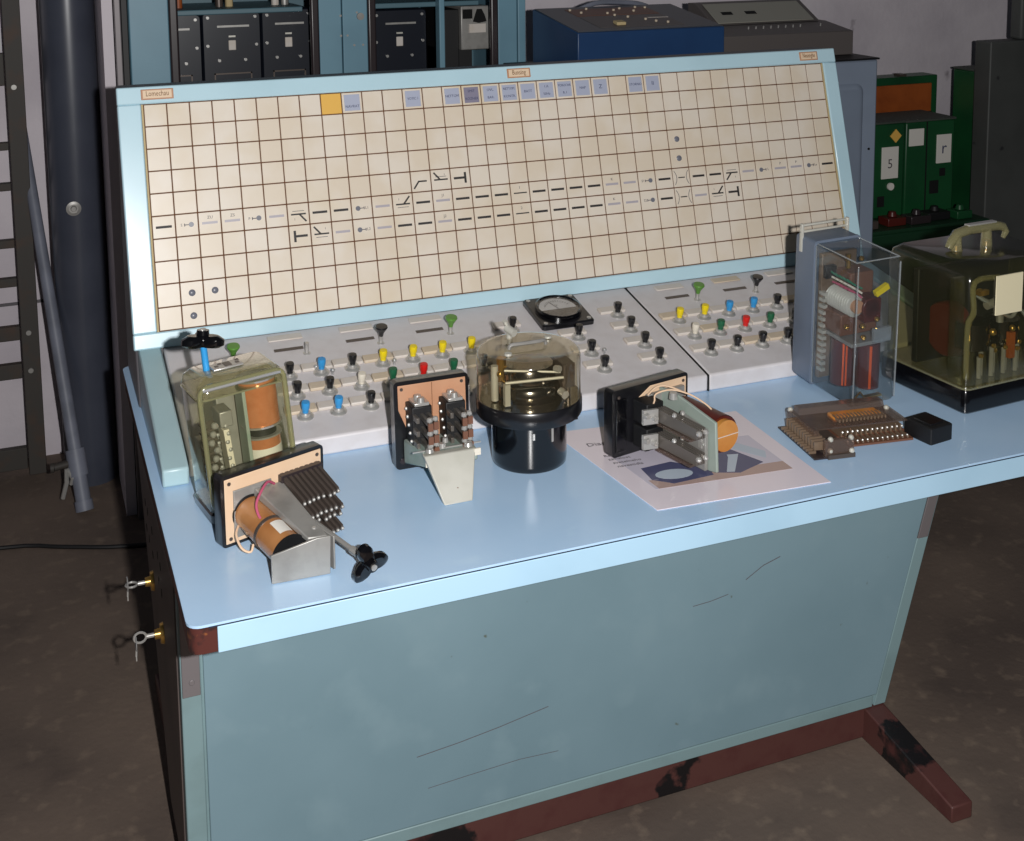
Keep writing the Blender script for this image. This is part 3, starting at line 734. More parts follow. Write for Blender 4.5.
mb = MB(); mb.bb(.05, .12, .08, .10, .03, .19); mb.bb(.012, .05, .07, .11, .04, .12); mb.build('inner_frame', 'zinc', tB, bevel=.002)
ring = MB().rring(.006, WB - .006, .02, HB - .008, .016, 0, 6)
MB().tube([(p_[0], .006, p_[1]) for p_ in ring], .0048, closed=True, n=8).build('cover_rim', 'rimB', tB, smooth=60)
MB().tube([(.012, .004, HB - .012), (WB - .012, .004, HB - .012)], .0035, n=8).build('cover_edge_highlight', 'chrome', tB, smooth=60)  # bright bar added as the highlight along the plastic cover's top edge
MB().rbox(.001, WB - .001, .001, DB - .001, [(0, .018, HB - .03), (.0, .018, HB - .027)]).build('cover_band', 'rimB', tB, smooth=60)
kp = Vector((.040, .075, HB))
MB().cyl(kp + Vector((0, 0, -.0005)), kp + Vector((.0, .0, .045)), .0058, n=14).build('rod_sleeve', 'blue', tB, label='bright blue sleeve on the rod')
mb = MB(); tri_knob(mb, kp + Vector((0, 0, .052)), Matrix.Rotation(R(10), 3, 'Y'), 1.15, .3); kb = mb.build('knob', 'blackgloss', tB, smooth=40, label='black three-armed knob')
mb = MB(); mb.cyl(kp + Vector((.002, 0, .068)), kp + Vector((.002, 0, .072)), .006, n=14); mb.build('knob_screw', 'steel', kb)

# ------------------------------------------------------------------ relay C : upright, two contact stacks, trapezoid bracket
W, H = .140, .160
tC = thing('open_relay', 'upright relay with two contact stacks and pale tapered cover, left of round relay', 'relay', mtx=Matrix.Translation((.361, -.338, TZ + .0015)) @ Matrix.Rotation(R(-3), 4, 'X'))
plate_pair(tC, W, H, .018, 'tan2', [(.03, .050), (W - .004, .050), (W - .004, H - .003), (.005, H - .003), (.005, .112)])
mb = MB(); mb.cyl((.011, -.0075, .015), (.011, -.005, .015), .0055, n=12); mb.build('plate_bushing', 'rubber', tC)
MB().bb(.0695, .0705, -.0092, -.0084, .06, H - .004).build('sheet_seam', 'inkbrown', tC)
for k, xo in enumerate((.026, .090)):
    b = MB().bb(xo - .008, xo + .030, -.052, -.009, .052, .128).build('contact_block', 'blackmatt', tC, bevel=.002)
    MB().bb(xo - .002, xo + .026, -.050, -.012, .128, .134).build('top_clamp', 'steel', b, bevel=.001)
    mb = MB(); screw(mb, (xo + .012, -.022, .134), .008, .007, 'z'); screw(mb, (xo + .012, -.042, .134), .007, .008, 'z'); mb.build('clamp_screws', 'steel', b)
    mb = MB(); tp = MB(); ft = MB()
    for j, xx in enumerate((xo - .004, xo + .010, xo + .022)):
        l = (.075, .105, .100)[j]
        for z in (.112, .088, .066):
            mb.bb(xx - .003, xx + .003, -l, -.05, z - .006, z + .004)
            if j: tp.lathe([(.0055, 0), (.0055, .003), (.004, .006), (.0001, .007)], (xx, -l + .006, z + .004), 10)
            if j: ft.bb(xx - .0045, xx + .0045, -l - .001, -l + .004, z - .012, z + .002)
    mb.build('leaf_springs', 'springgrey', b, bevel=.0005); tp.build('contact_screws', 'steel', b); ft.build('spring_feet', 'footbrown', b)
    mb = MB()
    for i in range(5): mb.sphere((xo - .009, -.02 - .007 * i, .118 - .013 * i), .0035, 8)
    mb.build('side_pins', 'steel', b)
MB().add([(.012, -.010, .012), (.128, -.010, .012), (.118, -.118, .040), (.024, -.118, .040), (.012, -.010, .058), (.128, -.010, .058), (.116, -.118, .062), (.026, -.118, .062)],
         [(0, 3, 2, 1), (4, 5, 6, 7), (0, 1, 5, 4), (1, 2, 6, 5), (2, 3, 7, 6), (3, 0, 4, 7)]).build('support_bracket', 'mint', tC, bevel=.003)
# tapered cover dropping to the table
MB().add([(.018, -.118, .062), (.114, -.118, .062), (.088, -.170, -.010), (.036, -.170, -.010), (.018, -.102, .062), (.114, -.102, .062), (.088, -.158, -.010), (.036, -.158, -.010)],
         [(0, 1, 2, 3), (7, 6, 5, 4), (0, 4, 5, 1), (1, 5, 6, 2), (2, 6, 7, 3), (3, 7, 4, 0)]).build('tapered_cover', 'zinclight', tC, bevel=.002, label='pale tapered sheet-metal cover')
mb = MB(); screw(mb, (.032, -.106, .064), .008, .006, 'z'); screw(mb, (.104, -.106, .064), .009, .006, 'z'); screw(mb, (.058, -.100, .066), .007, .008, 'z'); screw(mb, (.066, -.092, .072), .006, .008, 'z')
mb.bb(.004, .132, -.096, -.093, .0615, .064)
mb.build('cover_screws', 'steel', tC)
mb = MB(); mb.cyl((.066, -.151, .012), (.066, -.1545, .010), .0018, n=8); mb.build('cover_hole', 'inkbrown', tC)
mb = MB(); mb.box((.024, -.115, .048), (.006, .004, .014)); mb.box((.116, -.12, .056), (.012, .004, .012)); mb.build('solder_tags', 'white', tC)

# ------------------------------------------------------------------ relay D : round, domed
tD = thing('round_relay', 'round black relay under a smoky clear dome with a clamp screw on its back rim', 'relay', (.604, -.388, TZ))
MB().lathe([(.066, .0005), (.069, .003), (.070, .012), (.070, .094), (.074, .097)], n=56).build('base_cylinder', 'blackgloss', tD, smooth=45)
mb = MB(); mb.lathe([(.074, .094), (.097, .096), (.099, .100), (.099, .124), (.097, .127), (.0001, .127)], n=56)
mb.bb(.058, .075, -.055, -.03, .086, .096); mb.build('flange', 'black', tD, smooth=45, bevel=0)
mb = MB()
for a in (-105, -75): 
    c_, s_ = math.cos(R(a)), math.sin(R(a)); mb.box((.0703 * c_, .0703 * s_, .072), (.004, .0015, .028 if a == -75 else .012), Matrix.Rotation(R(a + 90), 3, 'Z'))
mb.build('lugs', 'steel', tD)
MB().lathe([(.0965, .1275), (.0965, .204), (.0945, .211), (.089, .2155), (.080, .217), (.0001, .2175)], n=56).build('clear_dome', 'glassD', tD, smooth=50, label='smoky clear plastic dome')
mb = MB(); mb.lathe([(.060, .1275), (.062, .132), (.062, .152), (.056, .158), (.050, .160), (.050, .182), (.046, .188), (.0001, .190)], (0, 0, 0), 40); mb.build('inner_drum', 'drumsteel', tD, smooth=45)
mb = MB(); mb.bb(-.066, -.056, -.05, -.04, .13, .17); mb.cyl((-.072, -.012, .13), (-.072, -.012, .195), .007, n=14); mb.cyl((-.062, -.04, .17), (.045, -.058, .172), .0028, n=8); mb.cyl((-.06, -.03, .19), (.04, -.056, .182), .0022, n=8)
mb.build('posts', 'zinclight', tD)
mb = MB()
for i in range(6):
    a = R(-50 + i * 16); mb.cyl((.074 * math.cos(a), .074 * math.sin(a), .13), (.074 * math.cos(a), .074 * math.sin(a), .195 - .004 * i), .0042, n=8)
    mb.bb(.045 + .004 * i, .049 + .004 * i, -.055, -.01, .15, .195)
mb.build('contact_posts', 'darksteel', tD)
mb = MB(); mb.cyl((.036, -.066, .150), (.038, -.082, .148), .0075, n=14); mb.cyl((.030, -.055, .19), (.034, -.066, .192), .006, n=12); mb.build('adjusting_screw', 'steel', tD)
mb = MB(); mb.cyl((-.05, .01, .13), (-.05, .01, .20), .009, n=12); mb.sphere((-.068, -.03, .185), .006); mb.build('brass_post', 'brass', tD)
mb = MB(); mb.tube([(-.040, -.004, .2190), (-.037, -.006, .2270), (-.02, -.008, .2280), (.015, -.008, .2280), (.030, -.004, .2270), (.034, -.002, .2190)], .0035); mb.build('lifting_bail', 'zinc', tD)
mb = MB(); mb.cyl((-.052, -.03, .2180), (-.052, -.03, .2220), .007, n=14); mb.cyl((.052, .03, .2180), (.052, .03, .2220), .007, n=14); mb.build('dome_screws', 'zinclight', tD)
mb = MB(); mb.cyl((-.014, .062, .216), (-.014, .058, .230), .006, n=14); mb.cyl((-.018, .064, .236), (-.010, .044, .230), .0075, n=18); mb.cyl((-.016, .068, .238), (-.022, .064, .250), .0045, n=12)
mb.build('clamp_screw', 'zinclight', tD, label='pale clamp screw on the dome rim')

# ------------------------------------------------------------------ relay E : on the laminated sheet
W, H = .181, .126
tE = thing('open_relay', 'relay with black back plate and orange coil, standing on the laminated sheet', 'relay', (.744, -.448, TZ + .0025), 12)
plate_pair(tE, W, H, .018, 'tan', [(.050, .092), (.064, .06), (W - .004, .06), (W - .004, H - .003), (.088, H - .003), (.050, .100)])
MB().bb(.006, .030, -.0095, -.0062, .01, .112).build('plate_rib', 'blackgloss', tE, bevel=.001)
for k, z in enumerate((.088, .040)):
    b = MB().bb(.045, .085, -.050, -.009, z - .022, z + .020).build('contact_block', 'blackmatt', tE, bevel=.002)
    MB().add([(.036, -.052, z - .016), (.064, -.060, z - .016), (.064, -.060, z + .012), (.036, -.052, z + .012), (.036, -.046, z - .016), (.064, -.054, z - .016), (.064, -.054, z + .012), (.036, -.046, z + .012)],
             [(0, 1, 2, 3), (7, 6, 5, 4), (0, 4, 5, 1), (1, 5, 6, 2), (2, 6, 7, 3), (3, 7, 4, 0)]).build('clamp_plate', 'steel', b)
    mb = MB(); screw(mb, (.041, -.052, z + .002), .0065, .008); screw(mb, (.056, -.056, z - .004), .0065, .008); mb.build('clamp_screws', 'steel', b)
    mb = MB()
    for j in range(4):
        mb.add([(.066 + j * .006, -.05, z - .014), (.069 + j * .006, -.05, z - .014), (.073 + j * .006, -.158, z - .016), (.070 + j * .006, -.158, z - .016),
                (.066 + j * .006, -.05, z + .010), (.069 + j * .006, -.05, z + .010), (.073 + j * .006, -.158, z + .004), (.070 + j * .006, -.158, z + .004)],
               [(0, 3, 2, 1), (4, 5, 6, 7), (0, 1, 5, 4), (1, 2, 6, 5), (2, 3, 7, 6), (3, 0, 4, 7)])
    mb.build('leaf_springs', 'springgrey', b)
    MB().bb(.062, .094, -.150, -.058, z - .020, z - .016).build('spring_carrier', 'smoke', b)
    mb = MB()
    for j in range(2): mb.sphere((.074 + j * .016, -.160, z - .004), .0058, 10); mb.sphere((.068 + .02 * j, -.10, z + .012), .005, 10)
    mb.build('contact_tips', 'steel', b)
# mint core plate
MB().prism([(-.010, .020), (-.010, .118), (-.060, .118), (-.165, .098), (-.170, .006), (-.150, .002), (-.090, .010)], .108, .114, 'x').build('core_plate', 'mint', tE, bevel=.0015, label='mint green core plate')
MB().prism([(-.085, .030), (-.085, .092), (-.150, .082), (-.150, .004), (-.110, .004)], .098, .106, 'x').build('armature', 'zinc', tE, bevel=.0015)
mb = MB(); mb.bb(.0955, .098, -.142, -.134, .045, .078); screw(mb, (.100, -.06, .112), .009, .012, 'z'); mb.sphere((.096, -.128, .026), .010, 12); screw(mb, (.096, -.145, .055), .003, .003); mb.build('core_screws', 'steel', tE)
cE = MB().cyl((.144, -.030, .062), (.144, -.146, .062), .0345, n=36).build('coil', 'darkred', tE, smooth=40)
MB().cyl((.144, -.1455, .062), (.144, -.156, .062), .0295, n=36).build('coil_face', 'amber', cE, smooth=40, label='amber coil end')
MB().bb(.114, .1745, -.1572, -.1558, .062, .0632).build('face_highlight', 'creamlabel', cE)  # cream strip painted in as the highlight across the coil end
mb = MB()
pts = []
for y in (-.034, -.146):
    for a in range(20, 171, 10): pts.append((.144 + .0356 * math.cos(R(a)), y, .062 + .0356 * math.sin(R(a))))
mb.add(pts, [(i, i + 1, 17 + i, 16 + i) for i in range(15)]); mb.build('coil_wrap', 'darkred', cE, smooth=60)
MB().tube([(.060, -.03, .085), (.062, -.05, .110), (.068, -.048, .124), (.095, -.060, .130), (.118, -.085, .124), (.132, -.11, .112), (.136, -.125, .104)], .0016).build('wire', 'palewire', tE)
MB().tube([(.072, -.02, .112), (.085, -.03, .128), (.105, -.04, .128), (.13, -.06, .116)], .0016).build('wire', 'palewire', tE)
MB().bb(.075, .165, -.018, -.0085, .088, .110).build('terminal_strip', 'zinc', tE, bevel=.001)

# ------------------------------------------------------------------ relay F : tall blue-grey body with clear cover
W, Dp, H = .116, .206, .318
tF = thing('tall_relay', 'tall blue-grey relay with clear front cover showing bright orange windings', 'relay', mtx=Matrix.Translation((1.290, -.437, TZ + .0015)) @ Matrix.Rotation(R(1.0), 4, 'Z') @ Matrix.Rotation(R(3.5), 4, 'X') @ Matrix.Rotation(R(-1.5), 4, 'Y'))
mb = MB().rbox(0, W, 0, H, [(.002, .006, -Dp), (0, .008, -Dp + .006), (0, .008, -.142), (.004, .008, -.138)])
RX = Matrix.Rotation(PI / 2, 4, 'X')      # (x,y,z)->(x,-z,y)
mb.xf(RX); mb.xf(Matrix.Translation((0, 0, 0))); mb.build('body', 'greybody', tF, smooth=40)
mb = MB().rbox(.003, W - .003, .003, H - .004, [(0, .008, -.1375), (0, .010, -.010), (.004, .012, -.002), (.012, .010, 0)]); mb.xf(RX); mb.build('clear_cover', 'glassF', tF, smooth=50, label='clear plastic front cover')
mb = MB().rbox(-.001, W + .001, -.0005, H + .001, [(0, .009, -.1435), (0, .009, -.1385)]); mb.xf(RX); mb.build('cover_rim', 'greybody', tF, smooth=40)
# top rear carrying bracket
mb = MB().bb(-.003, .003, .181, .189, H - .035, H + .026); mb.bb(W - .003, W + .003, .181, .189, H - .035, H + .026)
mb.cyl((-.003, .185, H + .022), (W + .003, .185, H + .022), .0028, n=10); mb.cyl((-.003, .185, H + .008), (W + .003, .185, H + .008), .0028, n=10)
mb.build('carrying_bracket', 'zinclight', tF, bevel=.001, label='dull metal carrying bracket')
# innards, built in the clear half: y from .01 to .135
MB().bb(.008, .096, .122, .134, .02, .295).build('inner_frame', 'bronze', tF, bevel=.002)
mb = MB()
for i in range(13): mb.bb(.006, .016, .112 - .003, .126, .04 + i * .014, .047 + i * .014)
mb.build('terminal_comb', 'zinclight', tF)
o1 = MB().cyl((.035, .075, .028), (.035, .075, .125), .026, n=28).build('winding', 'darkred', tF, smooth=40)
mb = MB()
for a0, a1 in ((-132, -124), (-118, -108)):
    pts = []
    for z in (.030, .123):
        for a in range(a0, a1 + 1, 4): pts.append((.035 + .0265 * math.cos(R(a)), .075 + .0265 * math.sin(R(a)), z))
    n = len(pts) // 2; mb.add(pts, [(i, i + 1, n + i + 1, n + i) for i in range(n - 1)])
mb.build('bare_wire', 'orangewire', o1, smooth=40)
o2 = MB().cyl((.070, .040, .028), (.070, .040, .125), .024, n=28).build('winding', 'darkred', tF, smooth=40)
mb = MB(); pts = []
for z in (.030, .123):
    for a in range(-122, -109, 4): pts.append((.070 + .0245 * math.cos(R(a)), .040 + .0245 * math.sin(R(a)), z))
n = len(pts) // 2; mb.add(pts, [(i, i + 1, n + i + 1, n + i) for i in range(n - 1)]); mb.build('bare_wire', 'orangewire', o2, smooth=40)
MB().bb(.012, .104, .058, .122, .136, .182).build('relay_core', 'footbrown', tF, bevel=.003)
MB().bb(.045, .104, .075, .122, .185, .262).build('rear_block', 'footbrown', tF, bevel=.003)
MB().bb(.012, .095, .02, .105, .126, .134).build('coil_plate', 'zinc', tF, bevel=.001)
MB().bb(.056, .100, .006, .016, .134, .165).build('clear_tab', 'clearF', tF, bevel=.002)
for q_ in ((.006, .005), (W - .006, .005)):
    MB().cyl((q_[0], -q_[1] * 0 + .002, .012), (q_[0], .002, H - .014), .0016, n=8).build('cover_edge_highlight', 'clearF', tF)  # pale tubes on the cover edges, coloured to stand for their gloss highlights
MB().tube([(.006, .136, H - .0045), (.006, .006, H - .0045), (W - .006, .006, H - .0045), (W - .006, .136, H - .0045)], [.0016] * 4).build('cover_edge_highlight', 'clearF', tF)
MB().tube([(.0035, .137, .006), (.0035, .137, H - .008)], .0018).build('cover_edge_highlight', 'clearF', tF)
mb = MB()
for i in range(10):
    y = .045 + i * .0075
    mb.lathe([(.0225, -.0015), (.0245, 0), (.0225, .0015)], (.036, y, .205), 24, Matrix.Rotation(PI / 2, 3, 'X'))
cw = mb.build('contact_wafers', 'zinclight', tF, smooth=40)
MB().cyl((.036, .035, .205), (.036, .122, .205), .014, n=20).build('wafer_core', 'tan2', tF, smooth=40)
mb = MB(); mb.cyl((.066, .03, .20), (.066, .07, .20), .022, n=20); mb.bb(.05, .09, .03, .07, .17, .22); mb.build('inner_coil', 'darkred', tF, bevel=.002)
mb = MB(); mb.box((.078, .018, .243), (.034, .010, .012), Matrix.Rotation(R(-25), 3, 'Y')); mb.build('yellow_strap', 'yellow', tF)
for m_, dx in (('greenwire', 0), ('white', .010), ('pinkwire', .02)):
    mb = MB()
    for i in range(5): mb.tube([(.018, .105 - i * .013 - dx * .3, .262 - dx), (.030 + .4 * dx, .096 - i * .013, .252 - dx), (.046, .090 - i * .013, .243 - dx)], .0022, n=6)
    mb.build('looped_wires', m_, tF)
MB().bb(.010, .035, .108, .120, .245, .272).build('small_block', 'blackmatt', tF, bevel=.001)
mb = MB()
for q in ((.02, .05, .160), (.045, .03, .165), (.08, .03, .175), (.03, .10, .15), (.055, .10, .285), (.075, .08, .29), (.04, .02, .145)): mb.sphere(q, .006, 10)
mb.cyl((.05, .09, .27), (.05, .09, .30), .005, n=10)
mb.build('brass_nuts', 'brass', tF)
mb = MB(); mb.tube([(.02, .012, .02), (.03, .01, .032), (.04, .01, .02)], .002, n=6); mb.bb(.045, .085, .01, .02, .014, .018); mb.build('bottom_clip', 'brass', tF)

# ------------------------------------------------------------------ relay G : big glass case on black base
W, Dp, H = .30, .250, .300
tG = thing('glass_case_relay', 'large relay in greenish clear case with handle on thick black base', 'relay', (1.490, -.541, TZ), 4)
MB().rbox(0, W, 0, Dp, [(.003, .012, .0005), (0, .014, .004), (0, .014, .046), (.002, .014, .05)]).build('black_base', 'blackgloss', tG, smooth=40)
MB().rbox(.002, W - .002, .002, Dp - .002, [(0, .014, .0505), (0, .014, .053), (.004, .016, .055), (.004, .016, H - .03), (.009, .016, H - .010), (.022, .014, H)]).build('clear_case', 'glassG', tG, smooth=50, label='greenish clear plastic case')
MB().bb(.076, .148, .0015, .0045, .196, .278).build('paper_label', 'labelyellow', tG, label='blank cream paper label on the case front')
mb = MB(); hp = [(.070, .13, H + .006), (.078, .13, H + .018), (.092, .13, H + .034), (.125, .13, H + .040), (.20, .13, H + .040), (.222, .13, H + .037), (.234, .13, H + .024), (.226, .13, H + .010)]
mb.tube(hp, [.008, .010, .011, .011, .011, .010, .008, .005], n=12)
for q_ in (.092, .178): mb.cyl((q_, .13, H - .0005), (q_, .13, H + .036), .013, .010, 16)
mb.build('handle', 'clearH', tG, smooth=50, label='clear plastic carrying handle')
MB().bb(.12, .20, .123, .137, H + .048, H + .052).build('handle_insert', 'steel', tG, bevel=.001)
for xx in (.092, .178):
    MB().lathe([(.007, H - .002), (.009, H + .001), (.008, H + .010), (.005, H + .013), (.0001, H + .014)], (xx, .13, 0), 18).build('handle_screw', 'brass', tG)
MB().rbox(.0, W, .0, Dp, [(0, .015, .0502), (0, .015, .0540)]).build('case_rim_highlight', 'clearH', tG, smooth=40)  # pale rim strip whose colour carries the highlight line above the base
# innards
MB().bb(.02, .28, .16, .175, .055, .26).build('inner_panel', 'blackmatt', tG, bevel=.002)
MB().lathe([(.055, 0), (.058, .004), (.058, .03), (.05, .036)], (.055, .12, .135), 36, Matrix.Rotation(PI / 2, 3, 'Y') @ Matrix.Rotation(0, 3, 'Z')).build('ring_magnet', 'darkred', tG, smooth=40)
MB().bb(.02, .05, .06, .07, .055, .265).build('glass_pillar', 'glassG', tG)
MB().tube([(.03, .03, .062), (.03, .03, .17), (.045, .03, .20), (.045, .03, .262), (.11, .03, .265)], .006, n=8).build('pillar_frame', 'clearH', tG)
MB().cyl((.085, .07, .11), (.085, .07, .165), .036, n=28).build('inner_coil', 'blackgloss', tG, smooth=40)
MB().cyl((.17, .07, .11), (.17, .07, .16), .034, n=28).build('inner_coil', 'blackgloss', tG, smooth=40)
mb = MB(); mb.cyl((.14, .05, .16), (.14, .05, .225), .008, n=12); mb.cyl((.10, .05, .20), (.18, .05, .215), .009, n=12); mb.build('armature_shaft', 'zinc', tG)
mb = MB(); tp = MB()
for i in range(12):
    xx = .07 + i * .017
    mb.cyl((xx, .035 + .012 * (i % 2), .055), (xx, .035 + .012 * (i % 2), .10 + .008 * (i % 3)), .005, n=8); tp.sphere((xx, .030 + .012 * (i % 2), .104 + .008 * (i % 3)), .0055, 8)
mb.build('terminal_posts', 'zinc', tG); tp.build('post_nuts', 'brass', tG)
mb = MB(); mb.tube([(.20, .03, .16), (.17, .028, .19), (.15, .03, .175), (.12, .03, .19)], .004); mb.tube([(.06, .05, .235), (.09, .05, .215), (.12, .05, .20)], .005); mb.build('link_rods', 'chrome', tG)
mb = MB(); mb.bb(.05, .075, .02, .03, .235, .245); mb.sphere((.06, .03, .24), .008); mb.sphere((.10, .03, .15), .008); mb.sphere((.155, .03, .15), .007); mb.build('brass_details', 'brass', tG)
MB().tube([(.20, .025, .10), (.23, .02, .12), (.26, .03, .105), (.27, .03, .09)], .0035).build('wire', 'pinkwire', tG)
MB().bb(.150, .165, .03, .04, .085, .14).build('amber_card', 'orangewood', tG)

# ------------------------------------------------------------------ terminal block H
hm = fr((1.104, -.468, TZ + .001), Vector((.94, -.30, 0)).normalized() * 1.0, Vector((.30, .94, 0)).normalized(), (0, 0, 1))
th = thing('wafer_switch', 'smoked plastic contact strip with rows of springs in front of the tall relay', 'relay', (1.134, -.457, TZ), -8)
# local: x to the right, y back
HW = .205
MB().bb(-.002, HW, -.075, .02, .001, .006).build('base_strip', 'footbrown', th, bevel=.001)
MB().prism([(-.155, .001), (-.155, .009), (-.005, .009), (-.005, .001)], .0, .055, 'x').build('lower_comb_plate', 'darksteel', th)
mb = MB(); mb.add([(.010, -.020, .006), (.200, -.020, .006), (.200, .022, .006), (.010, .022, .006), (.014, -.006, .040), (.196, -.006, .040), (.196, .016, .040), (.014, .016, .040)],
                  [(0, 3, 2, 1), (4, 5, 6, 7), (0, 1, 5, 4), (1, 2, 6, 5), (2, 3, 7, 6), (3, 0, 4, 7)]); mb.build('smoked_cover', 'smoke', th, bevel=.001)
MB().bb(.004, .200, -.090, -.020, .030, .033).build('top_sheet', 'smoke', th)
mb = MB()
mb.bb(-.004, .006, -.105, .010, .002, .036); mb.bb(-.004, .055, -.150, -.140, .002, .036)
mb.build('end_frame', 'smoke', th, bevel=.001)
MB().bb(.062, .165, -.058, -.026, .026, .0375).build('orange_coil', 'amber', th, bevel=.004)
mb = MB()
for i in range(14): mb.bb(.064 + i * .0075, .0668 + i * .0075, -.074, -.046, .0335, .0392)
mb.build('contact_springs', 'bronze', th)
mb = MB(); tp = MB()
for i in range(13):
    xx = .062 + i * .0105
    mb.bb(xx, xx + .0035, -.085, -.030, .008, .022); tp.sphere((xx + .002, -.088, .020), .0026, 8); tp.sphere((xx + .002, -.108, .010), .0024, 8)
    mb.bb(xx, xx + .003, -.112, -.085, .006, .010)
for i in range(11):
    yy = -.012 - i * .0115
    mb.bb(-.016, .012, yy - .002, yy + .002, .010, .026); mb.bb(-.026, -.012, yy - .002, yy + .002, .004, .009)
mb.build('contact_springs', 'bronze', th); tp.build('solder_tips', 'steel', th)
MB().bb(-.026, .0, -.150, .004, .001, .004).build('comb_base', 'rubber', th)
MB().bb(.058, .200, -.114, -.076, .001, .005).build('comb_base', 'footbrown', th)
mb = MB(); 
for q in ((.008, -.146, .036), (.050, -.146, .036), (.008, -.146, .014), (.050, -.150, .012), (.0, .004, .036), (.19, -.03, .034)): mb.sphere(q, .0055, 10)
mb.build('screws', 'zinclight', th)

# black block
cb = MB().rbox(-.029, .029, -.034, .034, [(.002, .003, 0), (0, .003, .002), (0, .003, .032), (.002, .003, .034)]).build('connector_block', 'blackmatt', None, smooth=30)
cb.location = (1.352, -.596, TZ + .0004); cb.rotation_euler = (0, 0, R(8)); tag(cb, 'small plain black plastic block right of the smoked contact strip', 'block')
MB().rbox(-.018, .018, -.022, .022, [(0, .002, .0342), (.001, .002, .0360)]).build('raised_lid', 'black', cb)

# ------------------------------------------------------------------ laminated sheet
sh = thing('laminated_sheet', 'laminated sheet with a printed picture of two relays, under the orange-coil relay', 'sheet', (0, 0, TZ + .0003))
J = [(.726, -.664), (1.062, -.688), (1.078, -.344), (.690, -.298)]
def jp(u, v):
    a = Vector(J[0]).lerp(Vector(J[1]), u); b = Vector(J[3]).lerp(Vector(J[2]), u); return a.lerp(b, v)
def jquad(u0, u1, v0, v1, z, zt_): 
    P = [jp(u0, v0), jp(u1, v0), jp(u1, v1), jp(u0, v1)]
    return MB().add([(p.x, p.y, z) for p in P] + [(p.x, p.y, zt_) for p in P], [(0, 3, 2, 1), (4, 5, 6, 7), (0, 1, 5, 4), (1, 2, 6, 5), (2, 3, 7, 6), (3, 0, 4, 7)])
jquad(0, 1, 0, 1, 0, .0012).build('sheet', 'sheet', sh, smooth=0, bevel=.0004)
jquad(.12, .90, .20, .66, .0012, .00135).build('printed_picture', 'printgrey', sh, smooth=0)
jquad(.14, .90, .20, .30, .00135, .00145).build('picture_ground', 'printtan', sh, smooth=0)
def jpoly(pts, z, m_, name):
    P = [jp(u, v) for u, v in pts]; return MB().prism([(p.x, p.y) for p in P], z, z + .0001, 'z').build(name, m_, sh, smooth=0)
jpoly([(.16, .30), (.24, .23), (.48, .26), (.50, .34), (.36, .47), (.18, .44)], .00145, 'printblue', 'picture_relay')
jpoly([(.50, .28), (.62, .24), (.80, .32), (.72, .52), (.56, .50), (.46, .36)], .00145, 'printblue', 'picture_relay')
jpoly([(.30 + .10 * math.cos(R(a)), .33 + .055 * math.sin(R(a))) for a in range(0, 360, 20)], .00157, 'printpale', 'picture_dial')
jpoly([(.56, .27), (.60, .26), (.71, .42), (.73, .45), (.67, .46), (.66, .43)], .00157, 'printpale', 'picture_cover')
jpoly([(.68, .60), (.84, .36), (.88, .44), (.76, .64)], .00145, 'printpale', 'picture_background')
ua = (Vector(J[1]) - Vector(J[0])).normalized(); 
mb = MB(); p = jp(.075, .785); mb.text('Diagnostika', .021, (p.x, p.y, .00135), (ua.x, ua.y, 0), (-ua.y, ua.x, 0), align='LEFT')
mb.build('printed_heading', 'inkgrey', sh, smooth=0); mb = MB()
for i, s_ in enumerate(('Rele pro', 'zavislost', 'svetelneho', 'navestidla')):
    p = jp(.085 + .0 * i, .63 - .045 * i); mb.text(s_, .013, (p.x, p.y, .00135), (ua.x, ua.y, 0), (-ua.y, ua.x, 0), align='LEFT')
mb.build('printed_text', 'inkgrey', sh, smooth=0)

# ------------------------------------------------------------------ teal relay rack behind
rk = thing('relay_rack', 'tall teal steel relay rack standing behind the console', 'rack', (.65, 1.2, 0))
RT = Matrix.Translation((-.65, -1.2, 0))
yR = 1.2; zR = 2.05
def RB(x0_, x1_, y0_, y1_, z0_, z1_, name, m_, bv=.003, **k): return MB().bb(x0_, x1_, y0_, y1_, z0_, z1_).build(name, m_, rk, mtx=RT, bevel=bv, **k)
RB(.050, .158, yR, yR + .03, 0, zR, 'left_upright', 'teal'); RB(.590, .6585, yR, yR + .03, 0, zR, 'middle_upright', 'teal'); RB(.6615, .738, yR, yR + .03, 0, zR, 'middle_upright', 'teal')
RB(1.158, 1.2225, yR, yR + .03, 0, zR, 'right_upright', 'teal'); RB(1.2255, 1.252, yR, yR + .03, 0, zR, 'right_upright', 'teal')
RB(.158, .59, yR, yR + .03, 1.62, zR, 'top_panel', 'teal'); RB(.738, 1.158, yR, yR + .03, 1.62, zR, 'top_panel', 'teal')
RB(.158, .59, yR, yR + .03, 0, 1.02, 'lower_panel', 'teal'); RB(.738, 1.158, yR, yR + .03, 0, 1.02, 'lower_panel', 'teal')
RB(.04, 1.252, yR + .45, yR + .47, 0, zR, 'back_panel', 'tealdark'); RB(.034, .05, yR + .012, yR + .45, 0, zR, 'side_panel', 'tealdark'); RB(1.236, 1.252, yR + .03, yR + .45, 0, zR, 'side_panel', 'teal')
RB(.010, .028, yR - .005, yR + .012, 0, zR, 'corner_strip', 'bracket', label='light grey corner strip left of the teal upright')
RB(.0285, .048, yR + .004, yR + .01, 0, zR, 'recess_shade', 'blackmatt')  # matt black strip paints in the shade of the open side recess
RB(.06, 1.24, yR + .06, yR + .44, zR - .02, zR, 'roof', 'teal')
for xx in (.171, .577, .751, 1.145):
    mb = MB(); mb.bb(xx - .013, xx + .013, yR - .006, yR + .012, 1.00, 1.64); mb.build('window_gasket', 'rubber', rk, mtx=RT, bevel=.006, seg=3)
